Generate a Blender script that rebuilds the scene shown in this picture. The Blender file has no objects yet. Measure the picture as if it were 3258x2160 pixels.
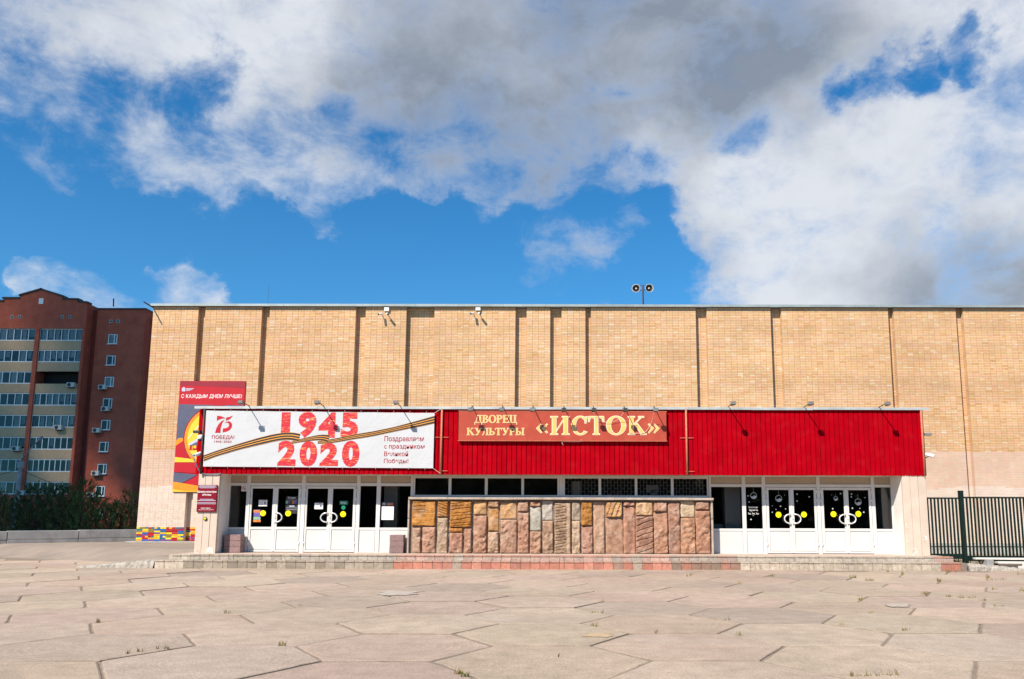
import bpy, bmesh, math, random
import numpy as np
from mathutils import Vector, Matrix, noise

rnd = random.Random(7)
sc = bpy.context.scene
C = sc.collection

# ------------------------------------------------------------------ camera
# World: X right along the facade, Y away from the camera, Z up; plaza at z = 0.
F_PX, PITCH, YAW, ROLL, CX, CY, EYE = 2538.5, .1433, -.0038, .0028, 128.86, 199.2, 1.505
_cp, _sp, _cy, _sy, _cr, _sr = math.cos(PITCH), math.sin(PITCH), math.cos(YAW), math.sin(YAW), math.cos(ROLL), math.sin(ROLL)
FWD = Vector((_sy*_cp, _cy*_cp, _sp)); _r = Vector((_cy, -_sy, 0)); _u = _r.cross(FWD)
RIGHT = _r*_cr + _u*_sr; UP = _u*_cr - _r*_sr
cam = bpy.data.cameras.new('camera'); cam_o = bpy.data.objects.new('camera', cam); C.objects.link(cam_o)
cam.sensor_width = 36; cam.lens = 36*F_PX/3258; cam.shift_x = -CX/3258; cam.shift_y = CY/3258
cam.clip_start = .1; cam.clip_end = 6000
cam_o.matrix_world = Matrix(((RIGHT.x, UP.x, -FWD.x, 0), (RIGHT.y, UP.y, -FWD.y, 0), (RIGHT.z, UP.z, -FWD.z, EYE), (0, 0, 0, 1)))
sc.camera = cam_o

def ray(px, py):
    return (RIGHT*((px-1629-CX)/F_PX) - UP*((py-1080-CY)/F_PX) + FWD)
def at(px, py, Y):
    """surveyed photo point -> metres on the vertical plane at depth Y"""
    d = ray(px, py); t = Y/d.y
    return Vector((d.x*t, Y, d.z*t+EYE))
def atg(px, py, z=0.):
    d = ray(px, py); t = (z-EYE)/d.z
    return Vector((d.x*t, d.y*t, z))

# ------------------------------------------------------------------ light
SUN_DIR = Vector((.71, 1., -1.146)).normalized()          # direction the light travels
el = math.asin(-SUN_DIR.z); az = math.atan2(-SUN_DIR.x, -SUN_DIR.y)
sun = bpy.data.lights.new('sun', 'SUN'); sun.energy = 5.0; sun.angle = math.radians(.5); sun.color = (1., .92, .80)
sun_o = bpy.data.objects.new('sun', sun); C.objects.link(sun_o); sun_o.location = (-60, -80, 90)
sun_o.rotation_euler = SUN_DIR.to_track_quat('-Z', 'Y').to_euler()
vs = sc.view_settings; vs.view_transform = 'Standard'; vs.look = 'None'; vs.gamma = 1.; vs.exposure = .70
vs.use_curve_mapping = False
sc.cycles.max_bounces = 7; sc.cycles.transparent_max_bounces = 10
sc.cycles.use_denoising = True

world = bpy.data.worlds.new('World'); sc.world = world; world.use_nodes = True
def build_sky():
    nt = world.node_tree; N = nt.nodes; L = nt.links
    N.clear()
    out = N.new('ShaderNodeOutputWorld'); bg = N.new('ShaderNodeBackground'); bg.inputs[1].default_value = .095
    L.new(bg.outputs[0], out.inputs[0])
    sky = N.new('ShaderNodeTexSky'); sky.sky_type = 'NISHITA'; sky.sun_disc = False
    sky.sun_elevation = el; sky.sun_rotation = az; sky.air_density = 1.; sky.dust_density = .35; sky.ozone_density = 3.5
    tc = N.new('ShaderNodeTexCoord'); D = tc.outputs['Generated']
    def math_(op, a, b=None, c=None):
        n = N.new('ShaderNodeMath'); n.operation = op
        for i, v in enumerate((a, b, c)):
            if v is None: continue
            if isinstance(v, (int, float)): n.inputs[i].default_value = v
            else: L.new(v, n.inputs[i])
        return n.outputs[0]
    def smooth(v, a, b, lo=0., hi=1.):
        n = N.new('ShaderNodeMapRange'); n.interpolation_type = 'SMOOTHSTEP'
        L.new(v, n.inputs[0])
        for i, x in enumerate((a, b, lo, hi)): n.inputs[1+i].default_value = x
        return n.outputs[0]
    def fbm(scale, detail, rough, dist=0., off=0., sq=1.5, vec=False):
        n = N.new('ShaderNodeTexNoise'); n.inputs['Scale'].default_value = scale; n.inputs['Detail'].default_value = detail
        n.inputs['Roughness'].default_value = rough; n.inputs['Distortion'].default_value = dist
        m = N.new('ShaderNodeVectorMath'); m.operation = 'MULTIPLY_ADD'; L.new(D, m.inputs[0]); m.inputs[1].default_value = (1, 1, sq); m.inputs[2].default_value = (off, off*1.7, off*.3)
        L.new(m.outputs[0], n.inputs['Vector']); return n.outputs['Color' if vec else 0]
    # the outlines of the cloud masses wander: directions are warped by turbulence before the masses are laid out
    wv = N.new('ShaderNodeVectorMath'); wv.operation = 'MULTIPLY_ADD'; L.new(fbm(5., 8, .62, 0., 7.7, 1., True), wv.inputs[0]); wv.inputs[1].default_value = (.20, .20, .20)
    sb = N.new('ShaderNodeVectorMath'); sb.operation = 'SUBTRACT'; L.new(D, sb.inputs[0]); sb.inputs[1].default_value = (.10, .10, .10); L.new(sb.outputs[0], wv.inputs[2])
    wn = N.new('ShaderNodeVectorMath'); wn.operation = 'NORMALIZE'; L.new(wv.outputs[0], wn.inputs[0]); DW = wn.outputs[0]
    def blob(px, py, rpx, amp):
        d = ray(px, py).normalized(); ang = rpx/F_PX*.86
        n = N.new('ShaderNodeVectorMath'); n.operation = 'DOT_PRODUCT'; L.new(DW, n.inputs[0]); n.inputs[1].default_value = d
        return smooth(n.outputs['Value'], math.cos(ang*1.4), math.cos(ang*.1), 0, amp)
    def total(blobs, base):
        s = base
        for b in blobs: s = math_('ADD', s, blob(*b))
        return s
    n1 = fbm(4.6, 12, .60, .2, 3.1); n2 = fbm(2.6, 5, .5, .2, 11.); n3 = fbm(12., 12, .66, .3, 21.); n4 = fbm(6.5, 10, .60, .3, 41.)
    masses = total([
        (150, 40, 420, .62), (520, 160, 300, .42), (900, 150, 430, .80), (1450, 120, 520, .75), (2100, 160, 560, .85), (2750, 40, 430, .75), (3300, 130, 420, .7),
        (1150, 370, 290, .85), (1400, 420, 200, .35), (1700, 400, 230, .45), (1900, 440, 230, .55), (2060, 500, 140, .35), (2520, 660, 400, .85), (3010, 520, 430, .85),
        (3180, 860, 420, 1.0), (2750, 840, 360, .85), (2280, 640, 210, .75), (2330, 820, 200, .45), (760, 390, 220, .44), (230, 420, 190, .5), (400, 480, 120, .36), (640, 480, 120, .34), (950, 500, 110, .34),
        (610, 975, 150, 1.35), (430, 985, 130, 1.1), (280, 985, 130, 1.1), (170, 965, 80, .8), (1030, 610, 120, .60), (1630, 570, 120, .55), (1330, 590, 80, .42), (1950, 800, 110, .5), (1780, 850, 130, .52)], 0.)
    holes = total([(130, 285, 170, .62), (620, 290, 120, .62), (330, 270, 110, .3), (1110, 385, 70, .3), (2320, 450, 95, .50), (2780, 235, 75, .62), (2930, 215, 70, .72), (3085, 205, 80, .66), (2660, 265, 60, .45), (2230, 330, 60, .3),
        (1240, 480, 60, .1), (2080, 930, 150, .55), (2080, 690, 80, .5), (640, 740, 430, .62), (1450, 760, 480, .50), (100, 760, 330, .45), (1990, 640, 170, .5)], 0.)
    cover = math_('SUBTRACT', math_('MINIMUM', masses, .82), holes)
    turb = math_('SUBTRACT', math_('ADD', math_('MULTIPLY', n1, .5), math_('MULTIPLY', n3, .5)), .5)
    field = math_('ADD', math_('ADD', cover, -.10), math_('MULTIPLY', turb, 3.6))
    alpha = math_('MULTIPLY', smooth(field, -.20, .92), .97)
    dark = total([(1850, 200, 760, .66), (2300, 80, 560, .38), (1500, 220, 460, .30), (3000, 830, 420, .42), (3150, 940, 260, .30), (100, 40, 350, .22), (2200, 560, 260, -.30), (2500, 600, 300, -.30), (3050, 420, 260, -.3), (600, 930, 200, -.5), (2000, 500, 160, -.3)], .10)
    shade = smooth(math_('ADD', dark, math_('MULTIPLY', math_('SUBTRACT', n2, .5), 1.0)), -.05, .95)
    thick = smooth(field, .05, .95)
    shade = math_('MULTIPLY', shade, math_('ADD', math_('MULTIPLY', thick, .7), .3))
    shade = math_('ADD', shade, math_('MULTIPLY', math_('SUBTRACT', n4, .5), 1.1))
    ramp = N.new('ShaderNodeMix'); ramp.data_type = 'RGBA'; ramp.clamp_factor = True
    L.new(shade, ramp.inputs[0]); ramp.inputs[6].default_value = (5.0, 5.2, 5.55, 1); ramp.inputs[7].default_value = (1.72, 2.02, 2.5, 1)
    tint = N.new('ShaderNodeMix'); tint.data_type = 'RGBA'; tint.blend_type = 'MULTIPLY'; tint.inputs[0].default_value = 1
    L.new(sky.outputs[0], tint.inputs[6]); tint.inputs[7].default_value = (.17, .70, .98, 1)
    mix = N.new('ShaderNodeMix'); mix.data_type = 'RGBA'; L.new(alpha, mix.inputs[0])
    sep = N.new('ShaderNodeSeparateXYZ'); L.new(D, sep.inputs[0])           # paler air low over the horizon, all round
    pale = N.new('ShaderNodeMix'); pale.data_type = 'RGBA'; L.new(smooth(sep.outputs[2], .50, .12, 0., .20), pale.inputs[0]); L.new(tint.outputs[2], pale.inputs[6]); pale.inputs[7].default_value = (1.7, 3.1, 4.7, 1)
    L.new(pale.outputs[2], mix.inputs[6]); L.new(ramp.outputs[2], mix.inputs[7])
    L.new(mix.outputs[2], bg.inputs[0])
build_sky()
world.cycles.sampling_method = 'MANUAL'; world.cycles.sample_map_resolution = 512

# ------------------------------------------------------------------ materials
def mat(name, col, col2=None, rough=.8, scale=3., detail=6, bump=0., bscale=40., objcol=0., objrnd=0., metal=0., spec=.3, stain=None, sscale=1.2, samt=.6, vcol=False, contrast=(.35, .65)):
    m = bpy.data.materials.new(name); m.use_nodes = True
    nt = m.node_tree; N = nt.nodes; L = nt.links
    b = N['Principled BSDF']; b.inputs['Roughness'].default_value = rough; b.inputs['Metallic'].default_value = metal
    b.inputs['Specular IOR Level'].default_value = spec
    geo = N.new('ShaderNodeNewGeometry'); pos = geo.outputs['Position']
    def noi(s, d, off=0.):
        n = N.new('ShaderNodeTexNoise'); n.inputs['Scale'].default_value = s; n.inputs['Detail'].default_value = d
        n.inputs['Roughness'].default_value = .6
        L.new(pos, n.inputs['Vector']); return n.outputs[0]
    def mix(fac, a, b_, mode='MIX'):
        n = N.new('ShaderNodeMix'); n.data_type = 'RGBA'; n.blend_type = mode
        if isinstance(fac, (int, float)): n.inputs[0].default_value = fac
        else: L.new(fac, n.inputs[0])
        for i, v in ((6, a), (7, b_)):
            if isinstance(v, (tuple, list)): n.inputs[i].default_value = (*v[:3], 1)
            else: L.new(v, n.inputs[i])
        return n.outputs[2]
    def rng(v, a, b_, lo=0., hi=1.):
        n = N.new('ShaderNodeMapRange'); L.new(v, n.inputs[0])
        for i, x in enumerate((a, b_, lo, hi)): n.inputs[1+i].default_value = x
        return n.outputs[0]
    base = col
    if vcol:
        a = N.new('ShaderNodeAttribute'); a.attribute_name = 'Col'; base = a.outputs['Color']
    if objcol:
        oi = N.new('ShaderNodeObjectInfo'); base = oi.outputs['Color']
    out = None
    if col2 is not None:
        f = rng(noi(scale, detail), *contrast)
        if vcol or objcol: out = mix(f, base, mix(1., base, col2, 'MULTIPLY'))
        else: out = mix(f, base, col2)
    else:
        out = base
    if stain is not None:
        f = rng(noi(sscale, 9), .5, .72, 0, samt); out = mix(f, out, stain)
    if objrnd:
        oi2 = N.new('ShaderNodeObjectInfo'); f = rng(oi2.outputs['Random'], 0, 1, 1-objrnd, 1+objrnd)
        hs = N.new('ShaderNodeHueSaturation'); L.new(f, hs.inputs['Value'])
        if isinstance(out, tuple): hs.inputs['Color'].default_value = (*out[:3], 1)
        else: L.new(out, hs.inputs['Color'])
        out = hs.outputs[0]
    if isinstance(out, tuple): b.inputs['Base Color'].default_value = (*out[:3], 1)
    else: L.new(out, b.inputs['Base Color'])
    if bump:
        bn = N.new('ShaderNodeBump'); bn.inputs['Strength'].default_value = bump; bn.inputs['Distance'].default_value = .02
        L.new(noi(bscale, 5), bn.inputs['Height']); L.new(bn.outputs[0], b.inputs['Normal'])
    return m

def glass_mat(name, tint, refl=1.):
    m = bpy.data.materials.new(name); m.use_nodes = True
    nt = m.node_tree; N = nt.nodes; L = nt.links; N.clear()
    o = N.new('ShaderNodeOutputMaterial'); t = N.new('ShaderNodeBsdfTransparent'); t.inputs[0].default_value = (*tint, 1)
    g = N.new('ShaderNodeBsdfGlossy'); g.inputs['Roughness'].default_value = .02; g.inputs[0].default_value = (refl, refl, refl, 1)
    fr = N.new('ShaderNodeFresnel'); fr.inputs[0].default_value = 1.45
    mx = N.new('ShaderNodeMixShader'); L.new(fr.outputs[0], mx.inputs[0]); L.new(t.outputs[0], mx.inputs[1]); L.new(g.outputs[0], mx.inputs[2])
    L.new(mx.outputs[0], o.inputs[0]); return m

M = {}
M['brick'] = mat('brick', (1, 1, 1), (.90, .87, .83), rough=.9, scale=1.1, detail=9, vcol=True, spec=.1, stain=(.40, .28, .18), sscale=.45, samt=.22)
M['brick_piece'] = mat('brick_piece', (1, 1, 1), (.86, .82, .78), rough=.85, scale=9, objcol=1, bump=.25, bscale=60, spec=.15)
M['plinth'] = mat('plinth', (.42, .40, .36), (.30, .29, .27), rough=.95, scale=4, bump=.4, stain=(.2, .19, .17))
M['roofmetal'] = mat('roofmetal', (.30, .34, .34), (.24, .275, .28), rough=.5, scale=1.5, metal=.2, objrnd=.08)
M['red'] = mat('red_cladding', (.345, .0004, .006), (.285, .0003, .005), rough=.7, scale=1.6, objrnd=.06, spec=.02, stain=(.42, .05, .05), sscale=2.6, samt=.08)
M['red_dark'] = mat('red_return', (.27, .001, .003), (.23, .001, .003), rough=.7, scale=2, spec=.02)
M['rust'] = mat('rust', (.50, .17, .10), (.36, .12, .07), rough=.8, scale=14)
M['flash'] = mat('flashing', (.48, .50, .50), (.36, .38, .38), rough=.5, scale=3, metal=.3)
M['frame'] = mat('white_frame', (.64, .63, .60), (.58, .57, .54), rough=.35, scale=2, spec=.35)
M['panel'] = mat('white_panel', (.58, .57, .55), (.53, .525, .505), rough=.4, scale=1.5, spec=.35)
M['header'] = mat('header_panel', (.42, .335, .25), (.38, .305, .23), rough=.6, scale=3)
M['plaster'] = mat('plaster', (.57, .46, .375), (.51, .41, .335), rough=.9, scale=2.5, bump=.3, bscale=30, stain=(.40, .33, .28), sscale=1.6, samt=.3, objrnd=.04)
M['plaster_white'] = mat('plaster_white', (.74, .70, .65), (.68, .63, .58), rough=.9, scale=2.5, bump=.3, bscale=30, stain=(.36, .32, .29), sscale=1.4, samt=.35)
M['patch'] = mat('bare_patch', (.70, .66, .60), (.45, .30, .24), rough=.95, scale=9, bump=.5)
M['soffit'] = mat('soffit', (.60, .54, .46), (.54, .48, .41), rough=.8, scale=3)
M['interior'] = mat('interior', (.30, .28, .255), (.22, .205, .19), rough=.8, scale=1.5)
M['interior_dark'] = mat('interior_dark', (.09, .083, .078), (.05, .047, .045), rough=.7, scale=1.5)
M['column_in'] = mat('interior_column', (.50, .47, .42), (.42, .40, .36), rough=.9, scale=30, bump=.3)
M['glass'] = glass_mat('door_glass', (.80, .80, .80), .9)
M['glass_apt'] = glass_mat('window_glass', (.86, .87, .88), .55)
M['metal_white'] = mat('handle_metal', (.78, .78, .77), (.72, .72, .72), rough=.22, scale=5, metal=.4, spec=.5)
M['metal_dark'] = mat('dark_metal', (.035, .035, .037), (.06, .055, .05), rough=.55, scale=8, spec=.3)
M['metal_grey'] = mat('grey_metal', (.30, .30, .30), (.20, .20, .20), rough=.5, scale=9, metal=.4)
M['green'] = mat('green_paint', (.002, .010, .007), (.003, .014, .009), rough=.45, scale=6, spec=.4)
M['stone'] = mat('cut_stone', (1, 1, 1), (.55, .50, .46), rough=.95, scale=6, detail=12, objcol=1, bump=1., bscale=30, spec=.1, contrast=(.36, .66), stain=(.48, .38, .30), sscale=3.2, samt=.5)
M['mortar'] = mat('mortar', (.24, .19, .15), (.16, .13, .105), rough=.95, scale=12, bump=.5)
M['ledge'] = mat('ledge_stone', (.42, .34, .275), (.30, .235, .19), rough=.9, scale=5, bump=.3)
M['tile'] = mat('curb_tile', (1, 1, 1), (.74, .70, .66), rough=.75, scale=12, detail=8, objcol=1, bump=.3, bscale=50, stain=(.22, .19, .16), sscale=6, samt=.55)
M['landing'] = mat('landing_paving', (.50, .40, .33), (.42, .31, .25), rough=.85, scale=3.5, bump=.2, stain=(.33, .28, .24), sscale=2.4)
def slab_mat():
    m = bpy.data.materials.new('paving_concrete'); m.use_nodes = True
    nt = m.node_tree; N = nt.nodes; L = nt.links; b = N['Principled BSDF']; b.inputs['Roughness'].default_value = .95; b.inputs['Specular IOR Level'].default_value = .1
    pos = N.new('ShaderNodeNewGeometry').outputs['Position']; oi = N.new('ShaderNodeObjectInfo'); tc = N.new('ShaderNodeTexCoord')
    def noi(s_, d, r=.62):
        n = N.new('ShaderNodeTexNoise'); n.inputs['Scale'].default_value = s_; n.inputs['Detail'].default_value = d; n.inputs['Roughness'].default_value = r; L.new(pos, n.inputs['Vector']); return n.outputs[0]
    def rng(v, a, b_, lo=0., hi=1.):
        n = N.new('ShaderNodeMapRange'); L.new(v, n.inputs[0])
        for i, x in enumerate((a, b_, lo, hi)): n.inputs[1+i].default_value = x
        return n.outputs[0]
    def mth(op, a, b_):
        n = N.new('ShaderNodeMath'); n.operation = op
        for i, v in enumerate((a, b_)):
            if isinstance(v, (int, float)): n.inputs[i].default_value = v
            else: L.new(v, n.inputs[i])
        return n.outputs[0]
    def mul(c, f, col):
        n = N.new('ShaderNodeMix'); n.data_type = 'RGBA'; L.new(f, n.inputs[0]); L.new(c, n.inputs[6]); n.inputs[7].default_value = (*col, 1); return n.outputs[2]
    def val(c, v):
        h = N.new('ShaderNodeHueSaturation'); L.new(c, h.inputs['Color']); L.new(v, h.inputs['Value']); return h.outputs[0]
    c = oi.outputs['Color']
    c = val(c, rng(noi(.35, 6), .3, .7, .84, 1.14)); c = val(c, rng(noi(3.2, 9), .3, .7, .84, 1.14)); c = val(c, rng(noi(42, 4), .3, .7, .72, 1.26))
    c = mul(c, rng(noi(1.4, 10, .7), .52, .72, 0, .6), (.27, .205, .155)); c = mul(c, rng(noi(6, 6, .7), .62, .72, 0, .6), (.20, .15, .115)); c = mul(c, rng(noi(.55, 7, .6), .58, .74, 0, .5), (.43, .37, .32))
    # trowel rings on some slabs
    ln = N.new('ShaderNodeVectorMath'); ln.operation = 'LENGTH'; L.new(tc.outputs['Object'], ln.inputs[0])
    sn = mth('SINE', mth('ADD', mth('MULTIPLY', ln.outputs['Value'], 62.), mth('MULTIPLY', noi(2., 4), 6.)), 0.)
    rings = mth('MULTIPLY', rng(oi.outputs['Random'], .55, .75), rng(sn, .2, 1., 0, .22))
    c = mul(c, rings, (.47, .38, .30))
    at2 = N.new('ShaderNodeAttribute'); at2.attribute_name = 'grime'
    g = mth('MULTIPLY', at2.outputs['Fac'], rng(noi(5, 6, .7), .34, .62, .25, 1.)); c = mul(c, g, (.20, .15, .11))
    L.new(c, b.inputs['Base Color'])
    bn = N.new('ShaderNodeBump'); bn.inputs['Strength'].default_value = .6; bn.inputs['Distance'].default_value = .02; L.new(mth('ADD', noi(55, 5, .7), mth('MULTIPLY', rings, .5)), bn.inputs['Height']); L.new(bn.outputs[0], b.inputs['Normal'])
    return m
M['slab'] = slab_mat()
M['bed'] = mat('joint_bed', (.26, .20, .15), (.18, .14, .105), rough=1., scale=9, bump=.6)
M['asphalt'] = mat('old_asphalt', (.29, .232, .185), (.225, .182, .148), rough=.95, scale=.9, detail=11, bump=.6, bscale=55, stain=(.19, .165, .145), sscale=.5, samt=.6)
M['ground'] = mat('ground', (.24, .215, .18), (.17, .155, .13), rough=1., scale=.35, detail=10, bump=.4, bscale=9)
M['rubble'] = mat('rubble_concrete', (.40, .36, .31), (.26, .23, .20), rough=1., scale=9, bump=1., bscale=22)
M['conc'] = mat('grey_concrete', (.34, .33, .32), (.26, .255, .25), rough=.95, scale=2.2, bump=.4, stain=(.15, .14, .135), sscale=1.1, samt=.55)
M['granite'] = mat('granite', (.30, .185, .175), (.13, .085, .085), rough=.75, scale=75, detail=3, contrast=(.42, .58), objrnd=.1)
M['banner'] = mat('banner_cloth', (.49, .495, .51), (.465, .47, .485), rough=.6, scale=1.5, spec=.2, bump=.9, bscale=2.3)
M['white'] = mat('white_print', (.78, .77, .75), (.74, .73, .71), rough=.55)
M['print_red'] = mat('red_print', (.44, .006, .020), (.39, .006, .018), rough=.5, scale=6)
M['print_text'] = mat('dark_red_print', (.36, .02, .03), (.31, .02, .03), rough=.5, scale=6)
M['orange'] = mat('orange_print', (.80, .36, .055), (.74, .28, .035), rough=.5, scale=5)
M['black'] = mat('black_print', (.022, .020, .018), (.03, .027, .025), rough=.6)
M['yellow'] = mat('yellow_sticker', (.82, .72, .005), (.78, .68, .005), rough=.4)
M['pyellow'] = mat('poster_yellow', (.76, .48, .035), (.72, .44, .03), rough=.55, scale=4)
M['porange'] = mat('poster_orange', (.76, .24, .01), (.70, .21, .01), rough=.55, scale=4)
M['pred'] = mat('poster_red', (.42, .004, .014), (.37, .004, .013), rough=.55, scale=4)
M['pdark'] = mat('poster_dark_red', (.26, .012, .025), (.22, .012, .025), rough=.55, scale=4)
M['pblue'] = mat('poster_slate', (.085, .09, .145), (.07, .077, .125), rough=.55, scale=4)
M['pgrey'] = mat('poster_lilac', (.44, .45, .56), (.40, .41, .52), rough=.55, scale=4)
M['sign'] = mat('sign_board', (.38, .056, .030), (.34, .048, .026), rough=.6, scale=2.5, stain=(.60, .15, .08), sscale=3, samt=.2)
M['gold'] = mat('sign_gold', (.74, .45, .13), (.68, .40, .11), rough=.55, scale=5)
M['cream'] = mat('sign_cream', (.80, .72, .55), (.75, .67, .50), rough=.55, scale=5)
M['plaque'] = mat('plaque', (.20, .004, .014), (.17, .004, .012), rough=.35, scale=5)
M['cable_w'] = mat('white_cable', (.62, .52, .44), (.55, .46, .40), rough=.6)
M['cable_b'] = mat('blue_cable', (.07, .18, .24), (.06, .14, .20), rough=.5)
M['horn'] = mat('horn_enamel', (.60, .56, .50), (.50, .47, .42), rough=.45, scale=8)
M['horn_in'] = mat('horn_inside', (.035, .03, .03), (.05, .042, .04), rough=.6, scale=8)
M['rustdark'] = mat('dark_rust', (.07, .03, .022), (.045, .02, .016), rough=.8, scale=12)
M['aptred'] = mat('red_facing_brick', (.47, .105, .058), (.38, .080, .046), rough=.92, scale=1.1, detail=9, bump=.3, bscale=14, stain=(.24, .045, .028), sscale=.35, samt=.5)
M['aptred_shaded'] = mat('red_facing_brick_shaded', (.30, .05, .03), (.25, .042, .026), rough=.92, scale=1.1, detail=9)  # same red brick, with the shade of recess and end walls put into the colour
M['aptbeige'] = mat('buff_facing_brick', (.52, .34, .205), (.45, .29, .17), rough=.92, scale=3.2, detail=9, objrnd=.06)
M['aptframe'] = mat('window_frame', (.74, .73, .71), (.68, .67, .65), rough=.45, scale=2)
M['aptroom'] = mat('room_dark', (.030, .028, .03), (.02, .02, .022), rough=.9)
M['curtain'] = mat('curtain', (.55, .54, .52), (.34, .32, .30), rough=.9, scale=4.5, objrnd=.35)
M['bark'] = mat('pine_bark', (.12, .07, .045), (.07, .045, .03), rough=.95, scale=12)
M['needle'] = mat('pine_needles', (.055, .105, .032), (.024, .055, .016), rough=.7, scale=2.2, spec=.2, objrnd=.2)
M['grass'] = mat('weeds', (.12, .13, .03), (.24, .16, .06), rough=.8, scale=6)
M['shade_cloud'] = mat('shade_cloud', (.9, .9, .92), (.84, .85, .88), rough=1., scale=.02)
def thin(m, k):
    nt = m.node_tree; N = nt.nodes; L = nt.links; o = N['Material Output']; b = N['Principled BSDF']
    t = N.new('ShaderNodeBsdfTransparent'); mx = N.new('ShaderNodeMixShader'); mx.inputs[0].default_value = k
    L.new(b.outputs[0], mx.inputs[1]); L.new(t.outputs[0], mx.inputs[2]); L.new(mx.outputs[0], o.inputs[0])
thin(M['shade_cloud'], .77)
M['signyellow'] = mat('road_sign_yellow', (.70, .34, .01), (.66, .31, .01), rough=.4)
M['green_sign'] = mat('green_sign', (.01, .20, .11), (.01, .18, .10), rough=.4)
M['snow'] = mat('window_paint', (.46, .50, .50), (.36, .40, .40), rough=.8, scale=9)
M['board'] = mat('whitewashed_board', (.66, .62, .56), (.55, .51, .46), rough=.85, scale=7)

M['paint_trace'] = mat('paint_trace', (.46, .31, .16), (.37, .285, .21), rough=.9, scale=14, contrast=(.42, .58))
M['cement'] = mat('cement_patch', (.42, .36, .31), (.34, .28, .23), rough=.95, scale=8)
def fire_mat():
    m = bpy.data.materials.new('firework_print'); m.use_nodes = True
    nt = m.node_tree; N = nt.nodes; L = nt.links; b = N['Principled BSDF']; b.inputs['Roughness'].default_value = .5
    g = N.new('ShaderNodeNewGeometry'); mp = N.new('ShaderNodeMapping'); mp.inputs['Rotation'].default_value = (0, .75, 0); mp.inputs['Scale'].default_value = (3.2, 3, 22)
    L.new(g.outputs['Position'], mp.inputs[0])
    n = N.new('ShaderNodeTexNoise'); n.inputs['Scale'].default_value = 1.; n.inputs['Detail'].default_value = 5; n.inputs['Distortion'].default_value = 1.6
    L.new(mp.outputs[0], n.inputs['Vector'])
    r = N.new('ShaderNodeValToRGB'); L.new(n.outputs[0], r.inputs[0]); e = r.color_ramp.elements
    e[0].position = .47; e[0].color = (.46, .004, .022, 1); e[1].position = .78; e[1].color = (.86, .72, .55, 1)
    x = e.new(.57); x.color = (.52, .02, .02, 1); y = e.new(.66); y.color = (.80, .28, .06, 1)
    L.new(r.outputs[0], b.inputs['Base Color']); return m
M['fire'] = fire_mat()

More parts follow.
